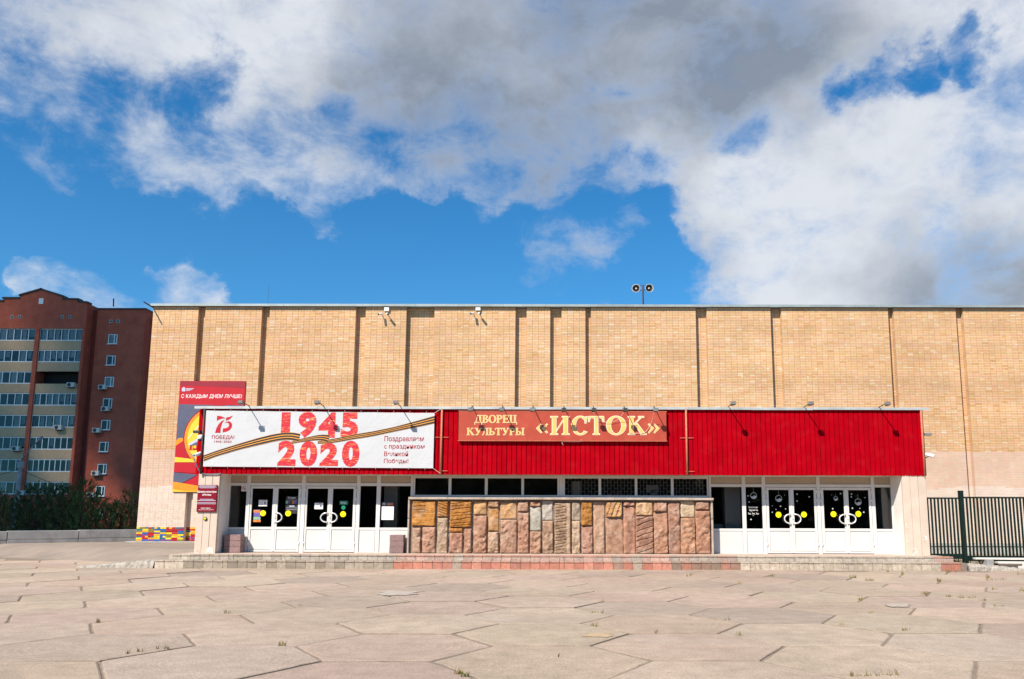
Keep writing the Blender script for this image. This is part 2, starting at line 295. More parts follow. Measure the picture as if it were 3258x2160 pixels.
# ------------------------------------------------------------------ helpers
def Wm(o):
    if o.parent is None: return o.matrix_basis.copy()
    return Wm(o.parent) @ o.matrix_parent_inverse @ o.matrix_basis
def tag(o, label=None, cat=None, group=None, kind=None):
    for k, v in (('label', label), ('category', cat), ('group', group), ('kind', kind)):
        if v: o[k] = v
    return o
def adopt(o, parent):
    if parent is not None:
        o.parent = parent; o.matrix_parent_inverse = Wm(parent).inverted()
def empty(name, loc, label=None, cat=None, group=None, rz=0., parent=None):
    o = bpy.data.objects.new(name, None); C.objects.link(o); o.location = loc; o.rotation_euler = (0, 0, rz)
    o.empty_display_size = .1
    adopt(o, parent); return tag(o, label, cat, group)
class MB:
    def __init__(s): s.v = []; s.f = []
    def add(s, vs, fs):
        n = len(s.v); s.v += [tuple(p) for p in vs]; s.f += [tuple(i+n for i in f) for f in fs]; return s
    def box(s, x0, x1, y0, y1, z0, z1):
        return s.add([(x0, y0, z0), (x1, y0, z0), (x1, y1, z0), (x0, y1, z0), (x0, y0, z1), (x1, y0, z1), (x1, y1, z1), (x0, y1, z1)],
                     [(0, 3, 2, 1), (4, 5, 6, 7), (0, 1, 5, 4), (1, 2, 6, 5), (2, 3, 7, 6), (3, 0, 4, 7)])
    def bbox(s, x0, x1, y0, y1, z0, z1, b):
        """box whose front (low y) edges are chamfered by b"""
        return s.add([(x0+b, y0, z0+b), (x1-b, y0, z0+b), (x1-b, y0, z1-b), (x0+b, y0, z1-b), (x0, y0+b, z0), (x1, y0+b, z0), (x1, y0+b, z1), (x0, y0+b, z1),
                      (x0, y1, z0), (x1, y1, z0), (x1, y1, z1), (x0, y1, z1)],
                     [(0, 1, 2, 3), (0, 4, 5, 1), (1, 5, 6, 2), (2, 6, 7, 3), (3, 7, 4, 0), (4, 8, 9, 5), (5, 9, 10, 6), (6, 10, 11, 7), (7, 11, 8, 4), (8, 11, 10, 9)])
    def prism(s, poly, y0, y1):
        """polygon in XZ (list of (x,z)), extruded y0 (front) .. y1"""
        a = sum(p[0]*q[1]-q[0]*p[1] for p, q in zip(poly, poly[1:]+poly[:1]))
        if a < 0: poly = poly[::-1]
        n = len(poly)
        vs = [(p[0], y0, p[1]) for p in poly]+[(p[0], y1, p[1]) for p in poly]
        fs = [tuple(range(n)), tuple(range(2*n-1, n-1, -1))]+[(i, i+n, (i+1) % n+n, (i+1) % n) for i in range(n)]
        return s.add(vs, fs)
    def tube(s, pts, r, n=8, caps=True):
        pts = [Vector(p) for p in pts]; rings = []
        for i, p in enumerate(pts):
            t = ((pts[min(i+1, len(pts)-1)]-pts[max(i-1, 0)])).normalized()
            a = t.orthogonal().normalized() if i == 0 else (prev - t*prev.dot(t)).normalized()
            prev = a; b = t.cross(a); rr = r[i] if isinstance(r, (list, tuple)) else r
            rings.append([p+(a*math.cos(k*2*math.pi/n)+b*math.sin(k*2*math.pi/n))*rr for k in range(n)])
        vs = [q for R in rings for q in R]; fs = []
        for i in range(len(rings)-1):
            for k in range(n): fs.append((i*n+k, i*n+(k+1) % n, (i+1)*n+(k+1) % n, (i+1)*n+k))
        if caps: fs += [tuple(range(n))[::-1], tuple((len(rings)-1)*n+k for k in range(n))]
        return s.add(vs, fs)
    def lathe(s, c, axis, prof, n=20):
        """prof: list of (distance along axis, radius)"""
        axis = Vector(axis).normalized(); a = axis.orthogonal().normalized(); b = axis.cross(a); c = Vector(c); vs = []; fs = []
        for d, r in prof: vs += [c+axis*d+(a*math.cos(k*2*math.pi/n)+b*math.sin(k*2*math.pi/n))*r for k in range(n)]
        for i in range(len(prof)-1):
            for k in range(n): fs.append((i*n+k, i*n+(k+1) % n, (i+1)*n+(k+1) % n, (i+1)*n+k))
        return s.add(vs, fs)
    def mesh(s, name, smooth=False):
        me = bpy.data.meshes.new(name); me.from_pydata(s.v, [], s.f)
        if smooth: me.polygons.foreach_set('use_smooth', [True]*len(me.polygons))
        me.update(); return me
    def build(s, name, m, parent=None, smooth=False, origin=None, **kw):
        if origin is not None:
            ox = Vector(origin); s.v = [tuple(Vector(p)-ox) for p in s.v]
        me = s.mesh(name, smooth); me.materials.append(M[m] if isinstance(m, str) else m)
        o = bpy.data.objects.new(name, me); C.objects.link(o)
        if origin is not None: o.location = origin
        adopt(o, parent); return tag(o, **kw)
def put(name, me, loc, parent=None, color=None, **kw):
    o = bpy.data.objects.new(name, me); C.objects.link(o); o.location = loc
    adopt(o, parent)
    if color: o.color = (*color, 1)
    return tag(o, **kw)
def box(name, m, ext, parent=None, **kw): return MB().box(*ext).build(name, m, parent, **kw)
def poly_px(pts, Y): return [(at(p[0], p[1], Y).x, at(p[0], p[1], Y).z) for p in pts]
def ellipse(cx, cz, rx, rz, n=28, a0=0, a1=2*math.pi): 
    k = n if abs(a1-a0) > 6.28 else n+1
    return [(cx+rx*math.cos(a0+(a1-a0)*i/n), cz+rz*math.sin(a0+(a1-a0)*i/n)) for i in range(k)]
def lerp(a, b, t): return tuple(x+(y-x)*t for x, y in zip(a, b))
def jit(c, a, r=rnd): 
    k = 1+r.uniform(-a, a); return tuple(max(0, x*k*(1+r.uniform(-a, a)*.35)) for x in c)

def text(body, x0, x1, z0, z1, Y, m, parent, bold=0., thick=.003, name='lettering', **kw):
    cu = bpy.data.curves.new('t', 'FONT'); cu.body = body; cu.offset = bold; cu.resolution_u = 4; cu.align_x = 'LEFT'; cu.space_line = .95
    o = bpy.data.objects.new('t', cu); C.objects.link(o); bpy.context.view_layer.update()
    me = bpy.data.meshes.new_from_object(o.evaluated_get(bpy.context.evaluated_depsgraph_get()))
    bpy.data.objects.remove(o); bpy.data.curves.remove(cu)
    n = len(me.vertices); co = np.zeros(n*3); me.vertices.foreach_get('co', co); co = co.reshape(-1, 3)
    lo, hi = co.min(0), co.max(0)
    fs = [tuple(p.vertices) for p in me.polygons]; bpy.data.meshes.remove(me)
    X = x0+(co[:, 0]-lo[0])/(hi[0]-lo[0])*(x1-x0); Z = z0+(co[:, 1]-lo[1])/(hi[1]-lo[1])*(z1-z0)
    mb = MB(); mb.v = [(x, Y, z) for x, z in zip(X, Z)]; mb.f = fs
    return mb.build(name, m, parent, **kw)
def text_px(body, px0, px1, py0, py1, Y, m, parent, bold=0., **kw):
    a = at(px0, py1, Y); b = at(px1, py0, Y)
    return text(body, a.x, b.x, a.z, b.z, Y, m, parent, bold, **kw)

# ================================================================== GROUND
ZL = .37                                           # level of the entrance landing
YC = 23.7                                          # front of the kerb
box('ground', 'ground', (-2500, 2500, -400, 5500, -.6, -.09), kind='structure')
plaza = box('plaza', 'bed', (-46, 46, -14, 30.4, -.085, -.0105), kind='structure')

A_HEX, TH, OX, OY = 1.16, .0243, -.1305, 8.7491
def hexes():
    h = math.sqrt(3)/2*A_HEX; out = []
    c, s = math.cos(TH), math.sin(TH)
    for i in range(-16, 17):
        for j in range(-6, 14):
            lx = 1.5*A_HEX*i; ly = h*(2*j+(i % 2))
            x = OX+c*lx-s*ly; y = OY+s*lx+c*ly
            if y < 3.2: continue
            if abs(x-.02*y) > .72*y+3.0: continue
            if x > -12.2 and y > YC+.3: continue
            if x <= -12.2 and y > 28.4: continue
            if x > 11.5 and y > YC+.6: continue
            out.append((x, y))
    return out
rs = random.Random(11)
for (x, y) in hexes():
    n = 6*5; mb = MB(); inner = []; outer = []; low = []
    r0 = A_HEX-.013; chip = rs.random()
    tx, ty = rs.uniform(-.0035, .0035), rs.uniform(-.0035, .0035); dz = rs.uniform(-.005, .005)
    ph = rs.uniform(0, 100)
    for k in range(6):
        a0 = TH+k*math.pi/3; a1 = TH+(k+1)*math.pi/3
        for t in range(5):
            f = t/5; px = r0*(math.cos(a0)*(1-f)+math.cos(a1)*f); py = r0*(math.sin(a0)*(1-f)+math.sin(a1)*f)
            w = 1-rs.random()**3*.016-(.030 if (t == 0 and rs.random() < .10) else 0)
            px *= w; py *= w; z = tx*px+ty*py+dz
            inner.append((px*.978, py*.978, z+.001*rs.random())); outer.append((px, py, z-.006)); low.append((px*1.004, py*1.004, -.05))
    cen = (0, 0, dz+rs.uniform(-.004, .006))
    vs = [cen]+inner+outer+low
    fs = [(0, 1+k, 1+(k+1) % n) for k in range(n)]
    for b in (1, 1+n):
        fs += [(b+k, b+n+k, b+n+(k+1) % n, b+(k+1) % n) for k in range(n)]
    o = mb.add(vs, fs).build('paving_slab', 'slab', plaza); ga = o.data.attributes.new('grime', 'FLOAT', 'POINT'); ga.data.foreach_set('value', [0.]*(1+n)+[1.]*(2*n))
    o.location = (x, y, 0)
    base = lerp((.405, .310, .240), (.375, .293, .230), rs.random()); o.color = (*jit(base, .07, rs), 1)
    if rs.random() < .12: o.color = (*jit((.33, .262, .21), .04, rs), 1)
    if rs.random() < .10: o.color = (*jit((.41, .325, .25), .03, rs), 1)

# paint trace and cement patch on the slabs
for (px, py, rx, ry, mm, nm) in ((1905, 2020, 62, 9, 'paint_trace', 'paint_trace'), (1265, 1886, 78, 9, 'cement', 'cement_patch'), (2860, 1925, 48, 6, 'cement', 'cement_patch')):
    r_ = random.Random(px); P = []
    for i in range(26):
        a = i*2*math.pi/26; k = r_.uniform(.55, 1.05); g = atg(px+rx*k*math.cos(a), py-ry*k*math.sin(a), .011); P.append(tuple(g))
    MB().add(P, [tuple(range(26))]).build(nm, mm, plaza)

# worn asphalt rising to the wing wall on the left
def asph_h(x, y):
    # edge of the rise runs from the kerb end back to the left
    d = (y-(25.3+max(0, (-12.6-x))*.55)); t = min(max(d/2.2, 0), 1); t = t*t*(3-2*t)
    near = min(max((x+14.4)/2.2, 0), 1)*min(max((y-23.95)/.8, 0), 1)
    return max(-.052+.44*t, -.052+.36*near)
mb = MB(); nx, ny = 64, 34
X = [-60+48.6*(i/nx)**.55 for i in range(nx+1)]; Yy = [23.9+20*(j/ny)**1.7 for j in range(ny+1)]
vs = [(x, y, asph_h(x, y)+.012*noise.noise(Vector((x*.8, y*.8, 3)))+.006*noise.noise(Vector((x*3, y*3, 7)))) for y in Yy for x in X]
fs = [(j*(nx+1)+i, j*(nx+1)+i+1, (j+1)*(nx+1)+i+1, (j+1)*(nx+1)+i) for j in range(ny) for i in range(nx)]
mb.add(vs, fs).build('pavement', 'asphalt', None, smooth=True, kind='structure')
# the yard behind the fence on the right
box('yard', 'asphalt', (11.6, 60, YC+1.55, 35.6, -.08, -.012), kind='structure')
# broken concrete kerb that sinks into the asphalt on the left
def rubble_run(name, p0, p1, h0, h1, w, parent=None, seed=0, m='rubble', **kw):
    r = random.Random(seed); n = 26; mb = MB(); vs = []; fs = []; K = 7
    for i in range(n+1):
        t = i/n; c = Vector(p0).lerp(Vector(p1), t); h = (h0+(h1-h0)*t)*(1+r.uniform(-.14, .14))
        prof = [(-w*.55, -.08), (-w*.5, h*.55), (-w*.38, h*.92), (-w*.05, h), (w*.3, h*.97), (w*.5, h*.8), (w*.55, -.08)]
        for a, z in prof: vs.append((c.x+r.uniform(-.03, .03), c.y+a+r.uniform(-.03, .03), c.z+z+r.uniform(-.016, .016)))
    for i in range(n):
        for k in range(K-1): fs.append((i*K+k, (i+1)*K+k, (i+1)*K+k+1, i*K+k+1))
    fs += [tuple(range(K)), tuple(n*K+k for k in range(K-1, -1, -1))]
    return mb.add(vs, fs).build(name, m, parent, origin=p0, **kw)
rubble_run('broken_kerb', (-14.2, 24.15, 0), (-11.74, 23.87, 0), .02, .25, .34, None, 3, label='crumbling grey concrete kerb end sinking into the asphalt at left', cat='kerb')

# ================================================================== PALACE OF CULTURE
hall = empty('palace_of_culture', (0, 35.2, 0), 'wide buff brick hall with low red-fasciaed glazed entrance block in front', 'building')
YW, ZW0, ZW1, COURSE = 35.2, .43, 10.93, .075
NC = int(round((ZW1-ZW0)/COURSE))
GRO = [(-16.205, -15.899), (-13.319, -12.969), (-9.056, -8.614), (-6.76, -5.494), (-1.817, -1.316), (-.243, .268), (1.347, 1.595), (6.336, 6.834), (9.718, 10.205), (15.032, 15.279), (18.091, 18.412)]
REC = .23
segs = []; x = -18.27
for a, b in GRO: segs += [(x, a, YW), (a, b, YW+REC)]; x = b
segs.append((x, 26., YW))
rb = random.Random(5)
PAL = [(.585, .370, .205), (.595, .385, .225), (.588, .366, .205), (.60, .40, .245), (.57, .35, .19), (.60, .375, .23)]
COL8 = [(.45, .010, .02), (.015, .10, .38), (.70, .40, .02), (.16, .06, .22), (.22, .17, .04), (.75, .55, .02), (.30, .012, .02), (.02, .13, .20), (.62, .30, .03), (.38, .012, .02)]
def course_tint(k):
    r = random.Random(k*31+7); return 1+r.uniform(-.045, .045), r.uniform(-.05, .05)
def brick_color(x, z, k):
    b, w = course_tint(k); c = list(rb.choice(PAL)); n = noise.noise(Vector((x*.28, z*1.3, 2.)))+.5*noise.noise(Vector((x*1.1, z*3.1, 5.)))
    c = [v*(b+.13*n+rb.uniform(-.045, .045)) for v in c]; c[2] *= 1-w*1.5
    q = rb.random()
    if q < .04: c = [.60, .45, .30]
    elif q < .08: c = [.53, .305, .145]
    elif q < .087: c = [.61, .50, .38]
    if z < 2.80+.08*math.sin(x*1.1): c = [v*rb.uniform(.96, 1.03) for v in (.60, .50, .425)]
    elif z < 4.40: c = [v*rb.uniform(.95, 1.03) for v in lerp((.575, .41, .315), (.575, .425, .335), rb.random())]
    return c
BV = []; BC = []                      # boxes: corners and colours
def b5(x0, x1, y0, y1, z0, z1, c): BV.append((x0, x1, y0, y1, z0, z1)); BC.append(c)
singles = []
for (x0, x1, y) in segs:
    w = x1-x0; n = max(1, round(w/.26)); p = w/n
    for k in range(NC):
        z0 = ZW0+k*COURSE
        hd = (k % 5 == 2); nn = 2*n if hd else n; pp = w/nn
        for i in range(nn):
            a = x0+i*pp; b = a+pp
            if -10.0 < a < 10.2 and z0 < 4.3: continue
            g = .0055
            g = .005; e = (a+g+rb.uniform(-.0015, .0015), b-g+rb.uniform(-.0015, .0015), y-.006+rb.uniform(-.0015, .0015), y+.004, z0+.005+rb.uniform(-.0012, .0012), z0+COURSE-.005+rb.uniform(-.0012, .0012))
            if a < -14.6 and k < 22 and len(singles) < 292:
                c = rb.choice(COL8) if k < 8 else brick_color(a, z0, k)
                if k < 8: e = (e[0]-.001, e[1]+.001, e[2]-.003, e[3], e[4], e[5])
                singles.append((e, c))
            else: b5(*e, brick_color(a, z0, k))
# reveals of the grooves, laid course by course
for a, b in GRO:
    for k in range(NC):
        z0 = ZW0+k*COURSE
        if -10 < a < 10.2 and z0 < 4.3: continue
        for xx, s in ((a, -1), (b, 1)):
            c = brick_color(xx, z0, k)
            b5(*(sorted((xx-s*.004, xx+s*.03))), YW+.005, YW+REC-.012, z0+.0035, z0+COURSE-.0035, c)
bv = np.array(BV); nb = len(bv)
idx = np.array([[0, 2, 4], [1, 2, 4], [1, 3, 4], [0, 3, 4], [0, 2, 5], [1, 2, 5], [1, 3, 5], [0, 3, 5]])
V = np.stack([np.stack([bv[:, i[0]], bv[:, i[1]], bv[:, i[2]]], 1) for i in idx], 1).reshape(-1, 3)
FQ = np.array([(0, 1, 5, 4), (1, 2, 6, 5), (3, 0, 4, 7), (4, 5, 6, 7), (0, 3, 2, 1)])
FI = (np.arange(nb)[:, None, None]*8+FQ[None]).reshape(-1)
me = bpy.data.meshes.new('brickwork'); me.vertices.add(len(V)); me.vertices.foreach_set('co', V.reshape(-1))
nf = nb*5; me.loops.add(nf*4); me.loops.foreach_set('vertex_index', FI); me.polygons.add(nf)
me.polygons.foreach_set('loop_start', np.arange(nf)*4); me.update(); me.validate(); me.shade_flat()
at_ = me.attributes.new('Col', 'FLOAT_COLOR', 'POINT')
cc = np.ones((nb, 8, 4)); cc[:, :, :3] = np.array(BC)[:, None, :]; at_.data.foreach_set('color', cc.reshape(-1))
me.materials.append(M['brick'])
# mortar backing of the wall, painted where the bricks are painted
mv = MB(); mc = []
for (x0, x1, y) in segs:
    for z0, z1, c in ((ZW0, 2.86, (.60, .50, .425)), (2.86, 4.44, (.53, .375, .29)), (4.44, ZW1, (.225, .138, .076))):
        mv.box(x0-.001, x1+.001, y, y+.3+(YW-y)*.2, z0, z1); mc += [c]*8
wall_me = mv.mesh('wall'); wall_me.materials.append(M['brick'])
at_ = wall_me.attributes.new('Col', 'FLOAT_COLOR', 'POINT'); at_.data.foreach_set('color', np.array([(*c, 1) for c in mc]).reshape(-1))
wall = put('wall', wall_me, (0, 0, 0), hall)
put('brickwork', me, (0, 0, 0), wall, kind='stuff')
for e, c in singles:
    w, d, h = e[1]-e[0], e[3]-e[2], e[5]-e[4]
    key = 'brick_half' if w < .18 else 'brick_full'
    ref = bpy.data.meshes.get(key)
    if ref is None:
        ref = MB().bbox(-.5, .5, -.5, .5, -.5, .5, .03).mesh(key); ref.materials.append(M['brick_piece'])
    o = put('brick', ref, ((e[0]+e[1])/2, (e[2]+e[3])/2, (e[4]+e[5])/2), None, c); o.scale = (w, d, h); adopt(o, wall)
box('plinth', 'plinth', (-18.55, -10.6, YW-.32, YW+.2, -.2, ZW0-.002), hall)
box('plinth', 'plinth', (10.6, 26., YW-.05, YW+.2, -.2, ZW0-.002), hall)
box('hall_core', 'plinth', (-18.0, 25.9, YW+.56, YW+24, -.2, ZW1+.02), hall)
box('side_wall', 'plinth', (-18.26, -18.0, YW+.31, YW+24, -.2, ZW1), hall)
# roof edge: flashing in lengths, with a drip lip
x = -18.36; k = 0
while x < 26.2:
    w = 2.05+rnd.uniform(-.15, .15)
    mb = MB().prism([(YW-.13, ZW1+.02), (YW-.13, ZW1+.11), (YW+.5, ZW1+.125), (YW+.5, ZW1+.02)], x, x+w-.006)
    mb.v = [(b, a, c) for a, b, c in mb.v]; mb.f = [f[::-1] for f in mb.f]
    mb.box(x+.001, x+w-.007, YW-.15, YW-.128, ZW1-.004, ZW1+.03)
    mb.build('roof_flashing', 'roofmetal', hall); x += w
# corner bracket of the roof edge and its short rod
# ---- entrance block body
YF, YD, YS = 25., 25.85, 25.46
XL, XR = -11.1, 11.62
ent = empty('entrance_block', (0, YF, 0), parent=hall)
box('roof_slab', 'roofmetal', (XL+.06, XR-.06, YF+.12, YW-.02, 4.55, 4.86), ent)
box('side_wall', 'plaster', (XL+.05, XL+.35, YF+.9, YW-.02, -.1, 4.5), ent)
box('side_wall', 'plaster', (XR-.37, XR-.07, YF+.9, YW-.02, -.1, 4.5), ent)
box('soffit', 'soffit', (XL+.06, XR-.06, YF+.06, YD+.12, 2.85, 2.9), ent)
box('upper_wall', 'interior', (XL+.2, XR-.2, YD+.02, YD+.12, 2.9, 4.5), ent)
box('lobby_floor', 'interior', (-10.6, 10.9, YD+.07, 31., -.1, ZL+.004), ent)
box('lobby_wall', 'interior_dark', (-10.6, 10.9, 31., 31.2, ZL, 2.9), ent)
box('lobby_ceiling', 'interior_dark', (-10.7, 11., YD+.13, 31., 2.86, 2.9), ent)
box('lobby_column', 'column_in', (5.54, 6.05, 26.3, 26.7, ZL+.004, 2.85), ent)
box('lobby_column', 'column_in', (-5.62, -5.18, 26.35, 26.75, ZL+.004, 2.85), ent)
box('lobby_column', 'column_in', (10.66, 10.85, 26.3, 27.2, ZL+.004, 2.85), ent)
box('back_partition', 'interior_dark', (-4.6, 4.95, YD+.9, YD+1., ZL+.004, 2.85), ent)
box('desk', 'column_in', (5.2, 5.5, 26.5, 26.9, ZL+.004, 1.3), ent)

# ---- red cladding
fas = empty('fascia', (0, YF, 2.8), parent=ent)
ZF0, ZF1 = 2.82, 4.9
pitch = .1538; n = int((XR-XL)/pitch)
st = MB().add([(-.064, .0, 0), (.064, .0, 0), (.073, .022, 0), (-.073, .022, 0), (-.073, .045, 0), (.073, .045, 0),
               (-.064, .0, 1), (.064, .0, 1), (.073, .022, 1), (-.073, .022, 1), (-.073, .045, 1), (.073, .045, 1)],
              [(0, 1, 7, 6), (1, 2, 8, 7), (3, 0, 6, 9), (2, 5, 11, 8), (4, 3, 9, 10), (0, 3, 4, 5, 2, 1), (6, 7, 8, 11, 10, 9)]).mesh('cladding_strip')
st.materials.append(M['red'])
for i in range(n):
    o = put('cladding_strip', st, (XL+.04+pitch*(i+.5), YF+rnd.uniform(-.003, .003), ZF0+rnd.uniform(-.004, .004)), None); o.scale = (1, 1, ZF1-ZF0); adopt(o, fas)
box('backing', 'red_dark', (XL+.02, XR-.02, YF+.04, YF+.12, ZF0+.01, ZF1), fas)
x = XL-.30
while x < XR+.1:
    w = min(1.95, XR+.14-x); dzz = rnd.uniform(-.006, .006)
    MB().box(x, x+w-.004, YF-.075, YF+.2, ZF1+.012+dzz, ZF1+.05+dzz).box(x, x+w-.004, YF-.08, YF-.07, ZF1-.028+dzz, ZF1+.051+dzz).build('top_flashing', 'flash', fas); x += w
# splayed returns at both ends
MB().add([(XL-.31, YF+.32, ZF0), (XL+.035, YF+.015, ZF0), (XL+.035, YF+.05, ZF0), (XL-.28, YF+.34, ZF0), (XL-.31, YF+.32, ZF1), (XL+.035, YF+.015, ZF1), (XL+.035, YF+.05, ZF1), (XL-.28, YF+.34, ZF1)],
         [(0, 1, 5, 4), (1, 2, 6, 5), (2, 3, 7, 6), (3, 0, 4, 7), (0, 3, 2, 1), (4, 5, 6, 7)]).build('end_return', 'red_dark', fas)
MB().add([(XR-.035, YF+.015, ZF0), (XR+.06, YF+.3, ZF0), (XR+.03, YF+.31, ZF0), (XR-.035, YF+.05, ZF0), (XR-.035, YF+.015, ZF1), (XR+.06, YF+.3, ZF1), (XR+.03, YF+.31, ZF1), (XR-.035, YF+.05, ZF1)],
         [(0, 1, 5, 4), (1, 2, 6, 5), (2, 3, 7, 6), (3, 0, 4, 7), (0, 3, 2, 1), (4, 5, 6, 7)]).build('end_return', 'red', fas)
for xx, lm in ((XL+.015, 'metal_dark'), (-3.58, 'rust'), (4.115, 'rust'), (XR-.11, 'rust')):
    mb = MB().tube([(xx, YF-.05, ZF0-.01), (xx, YF-.05, ZF1+.005)], .032, 10).build('corner_post' if lm == 'metal_dark' else 'drain_pipe', lm, fas, smooth=True)
    if lm == 'rust' and xx < 10:
        for z, l, r_ in ((3.98, .2, .22), (2.93, .05, .22)):
            MB().tube([(xx-l, YF-.035, z), (xx+r_, YF-.035, z)], .009, 6).build('pipe_clip', 'rust', fas)

# ---- piers
def pier(x0, x1, name):
    p = empty(name, (x0, YF, ZL), parent=ent); w = (x1-x0)/3
    for i in range(3):
        MB().bbox(x0+i*w+.004, x0+(i+1)*w-.004, YF+.02+rnd.uniform(0, .006), YF+.12, .2, 2.845, .008).build('pier_slab', 'plaster', p)
    box('pier_core', 'plaster_white', (x0+.006, x1-.006, YF+.06, YD+.2, -.1, 2.846), p)
    return p
pl = pier(-11.17, -10.5, 'pier'); pr = pier(10.82, 11.56, 'pier')
for (x0, x1, z0, z1, par) in ((-10.82, -10.53, .2, .6, pl), (-11.16, -10.98, .2, .5, pl), (10.98, 11.2, .2, .62, pr), (10.83, 10.92, 1.15, 1.35, pr), (10.84, 10.93, .72, .86, pr), (11.32, 11.5, .75, 1.1, pr)):
    n = 9; cx, cz = (x0+x1)/2, (z0+z1)/2
    pol = [(min(max(cx+(x1-x0)/2*math.cos(a)*rnd.uniform(.75, 1.1), x0), x1), cz+(z1-z0)/2*math.sin(a)*rnd.uniform(.75, 1.1)) for a in [i*2*math.pi/n for i in range(n)]]
    MB().prism(pol, YF+.017, YF+.05).build('bare_patch', 'patch', par)

# ---- glazed bays
def frame_bar(ext, par, m='frame'): return MB().bbox(*ext, .006).build('frame_bar', m, par)
def sidelight(x0, x1, name='side_window', g=True):
    p = empty(name, ((x0+x1)/2, YD, ZL), parent=ent)
    MB().box(x0-.002, x1+.002, YD+.012, YD+.028, 1.158, 2.47).build('pane', 'glass', p)
    MB().bbox(x0+.01, x1-.01, YD-.012, YD+.02, ZL+.03, 1.075, .006).build('lower_panel', 'panel', p)
    for e in ((x0-.03, x1+.03, YD-.022, YD+.05, 1.085, 1.16), (x0-.03, x1+.03, YD-.02, YD+.05, ZL, ZL+.03)): frame_bar(e, p)
    return p
def header(x0, x1): MB().bbox(x0, x1, YD+.0, YD+.03, 2.585, 2.81, .008).build('header_panel', 'header', ent)
def handle(par, xe, s):
    """big half-ring pull, one tube inside another plane: xe = meeting edge, s = -1 left leaf, +1 right leaf"""
    zc = 1.475; R = .145
    pts = [(xe+s*.012, YD-.028, zc+R)]+[(xe+s*(.05+R*1.25*math.sin(t)), YD-.095, zc+R*math.cos(t)) for t in [math.pi*i/14 for i in range(15)]]+[(xe+s*.012, YD-.028, zc-R)]
    MB().tube(pts, .021, 8).build('handle', 'metal_white', par, smooth=True)
def leaf(par, x0, x1, g0, g1, zt=2.40):
    d = empty('door_leaf', ((x0+x1)/2, YD, ZL), parent=par)
    return d
def door(x0, xm, x1, gl, gr, handles=(1, 1)):
    p = empty('door', ((x0+x1)/2, YD, ZL), parent=ent)
    for (a, b, (g0, g1)) in ((x0+.008, xm-.006, gl), (xm+.006, x1-.008, gr)):
        z0, z1 = ZL+.018, 2.478
        fr = MB()
        fr.bbox(a, g0, YD-.03, YD+.03, z0, z1, .006).bbox(g1, b, YD-.03, YD+.03, z0, z1, .006)
        fr.bbox(g0-.001, g1+.001, YD-.028, YD+.028, 2.398, z1-.001, .006).bbox(g0-.001, g1+.001, YD-.028, YD+.028, 1.092, 1.172, .006).bbox(g0-.001, g1+.001, YD-.028, YD+.028, z0+.001, z0+.06, .006)
        fr.build('leaf_frame', 'frame', p)
        MB().box(g0-.002, g1+.002, YD-.004, YD+.008, 1.17, 2.40).build('pane', 'glass', p)
        MB().bbox(g0+.002, g1-.002, YD-.010, YD+.02, z0+.068, 1.084, .010).build('lower_panel', 'panel', p)
    MB().bbox(xm-.028, xm+.028, YD-.042, YD-.029, ZL+.03, 2.46, .006).build('meeting_strip', 'frame', p)
    if handles[0]: handle(p, xm-.03, -1)
    if handles[1]: handle(p, xm+.03, 1)
    for xe in (x0, x1):
        for z in (2.36, 2.08, .66):
            MB().lathe((xe, YD-.045, z-.045), (0, 0, 1), [(0, .001), (0, .017), (.09, .017), (.09, .001)], 8).build('hinge', 'metal_white', p, smooth=True)
    for z in (1.46, 1.30):
        MB().box(xm+.012, xm+.034, YD-.05, YD-.04, z-.02, z+.02).build('lock_plate', 'metal_grey', p)
    return p
for x0, x1 in ((-10.478, -9.941), (-9.834, -8.171), (-8.067, -6.396), (-6.284, -5.748), (-5.628, -4.65), (5.006, 5.995), (6.115, 6.646), (6.759, 8.398), (8.512, 10.15), (10.258, 10.788)): header(x0, x1)
for x0, x1 in ((-10.525, -10.474), (-9.945, -9.826), (-8.178, -8.045), (-6.397, -6.28), (-5.752, -5.624), (-4.656, -4.578), (4.944, 5.01), (5.997, 6.118), (6.643, 6.761), (8.397, 8.51), (10.154, 10.262), (10.786, 10.85)):
    frame_bar((x0, x1, YD-.034, YD+.06, ZL-.01, 2.845), ent)
for x0, x1 in ((-10.52, -4.58), (4.945, 10.85)):
    frame_bar((x0, x1, YD-.026, YD+.055, 2.488, 2.58), ent); frame_bar((x0, x1, YD-.026, YD+.055, 2.812, 2.848), ent)
sl = [sidelight(*a) for a in ((-10.47, -9.95), (-6.275, -5.757), (-5.626, -4.655), (5.006, 6.0), (6.116, 6.644), (10.262, 10.788))]
d1 = door(-9.82, -9.005, -8.184, (-9.757, -9.09), (-8.925, -8.27), (0, 1))
d2 = door(-8.038, -7.24, -6.404, (-7.976, -7.318), (-7.162, -6.497))
d3 = door(6.764, 7.577, 8.392, (6.852, 7.502), (7.657, 8.308))
d4 = door(8.516, 9.33, 10.148, (8.612, 9.262), (9.412, 10.063))
# stickers and notices on the glass
YG = YD-.009
def disc(par, px, py, r, m, name='sticker', Y=None, **kw):
    c = at(px, py, Y or YG); return MB().prism(ellipse(c.x, c.z, r, r, 20), (Y or YG)-.003, (Y or YG)).build(name, m, par, **kw)
def sheet(par, px0, py0, px1, py1, m, name='notice', Y=None, dy=0.):
    Y = (Y or YG)-dy; a = at(px0, py1, Y); b = at(px1, py0, Y)
    return MB().box(a.x, b.x, Y-.002, Y, a.z, b.z).build(name, m, par)
z3 = lambda x, y: (700+x/3.638, 1480+y/3.638)
z6 = lambda x, y: (2200+x/3.379, 1480+y/3.379)
for d, (x, y) in ((d1, z3(497, 555)), (d1, z3(789, 558)), (d2, z3(1424, 566)), (d3, z6(936, 532)), (d3, z6(1209, 530)), (d4, z6(1527, 526)), (d4, z6(1794, 524))):
    disc(d, x, y, .093, 'yellow')
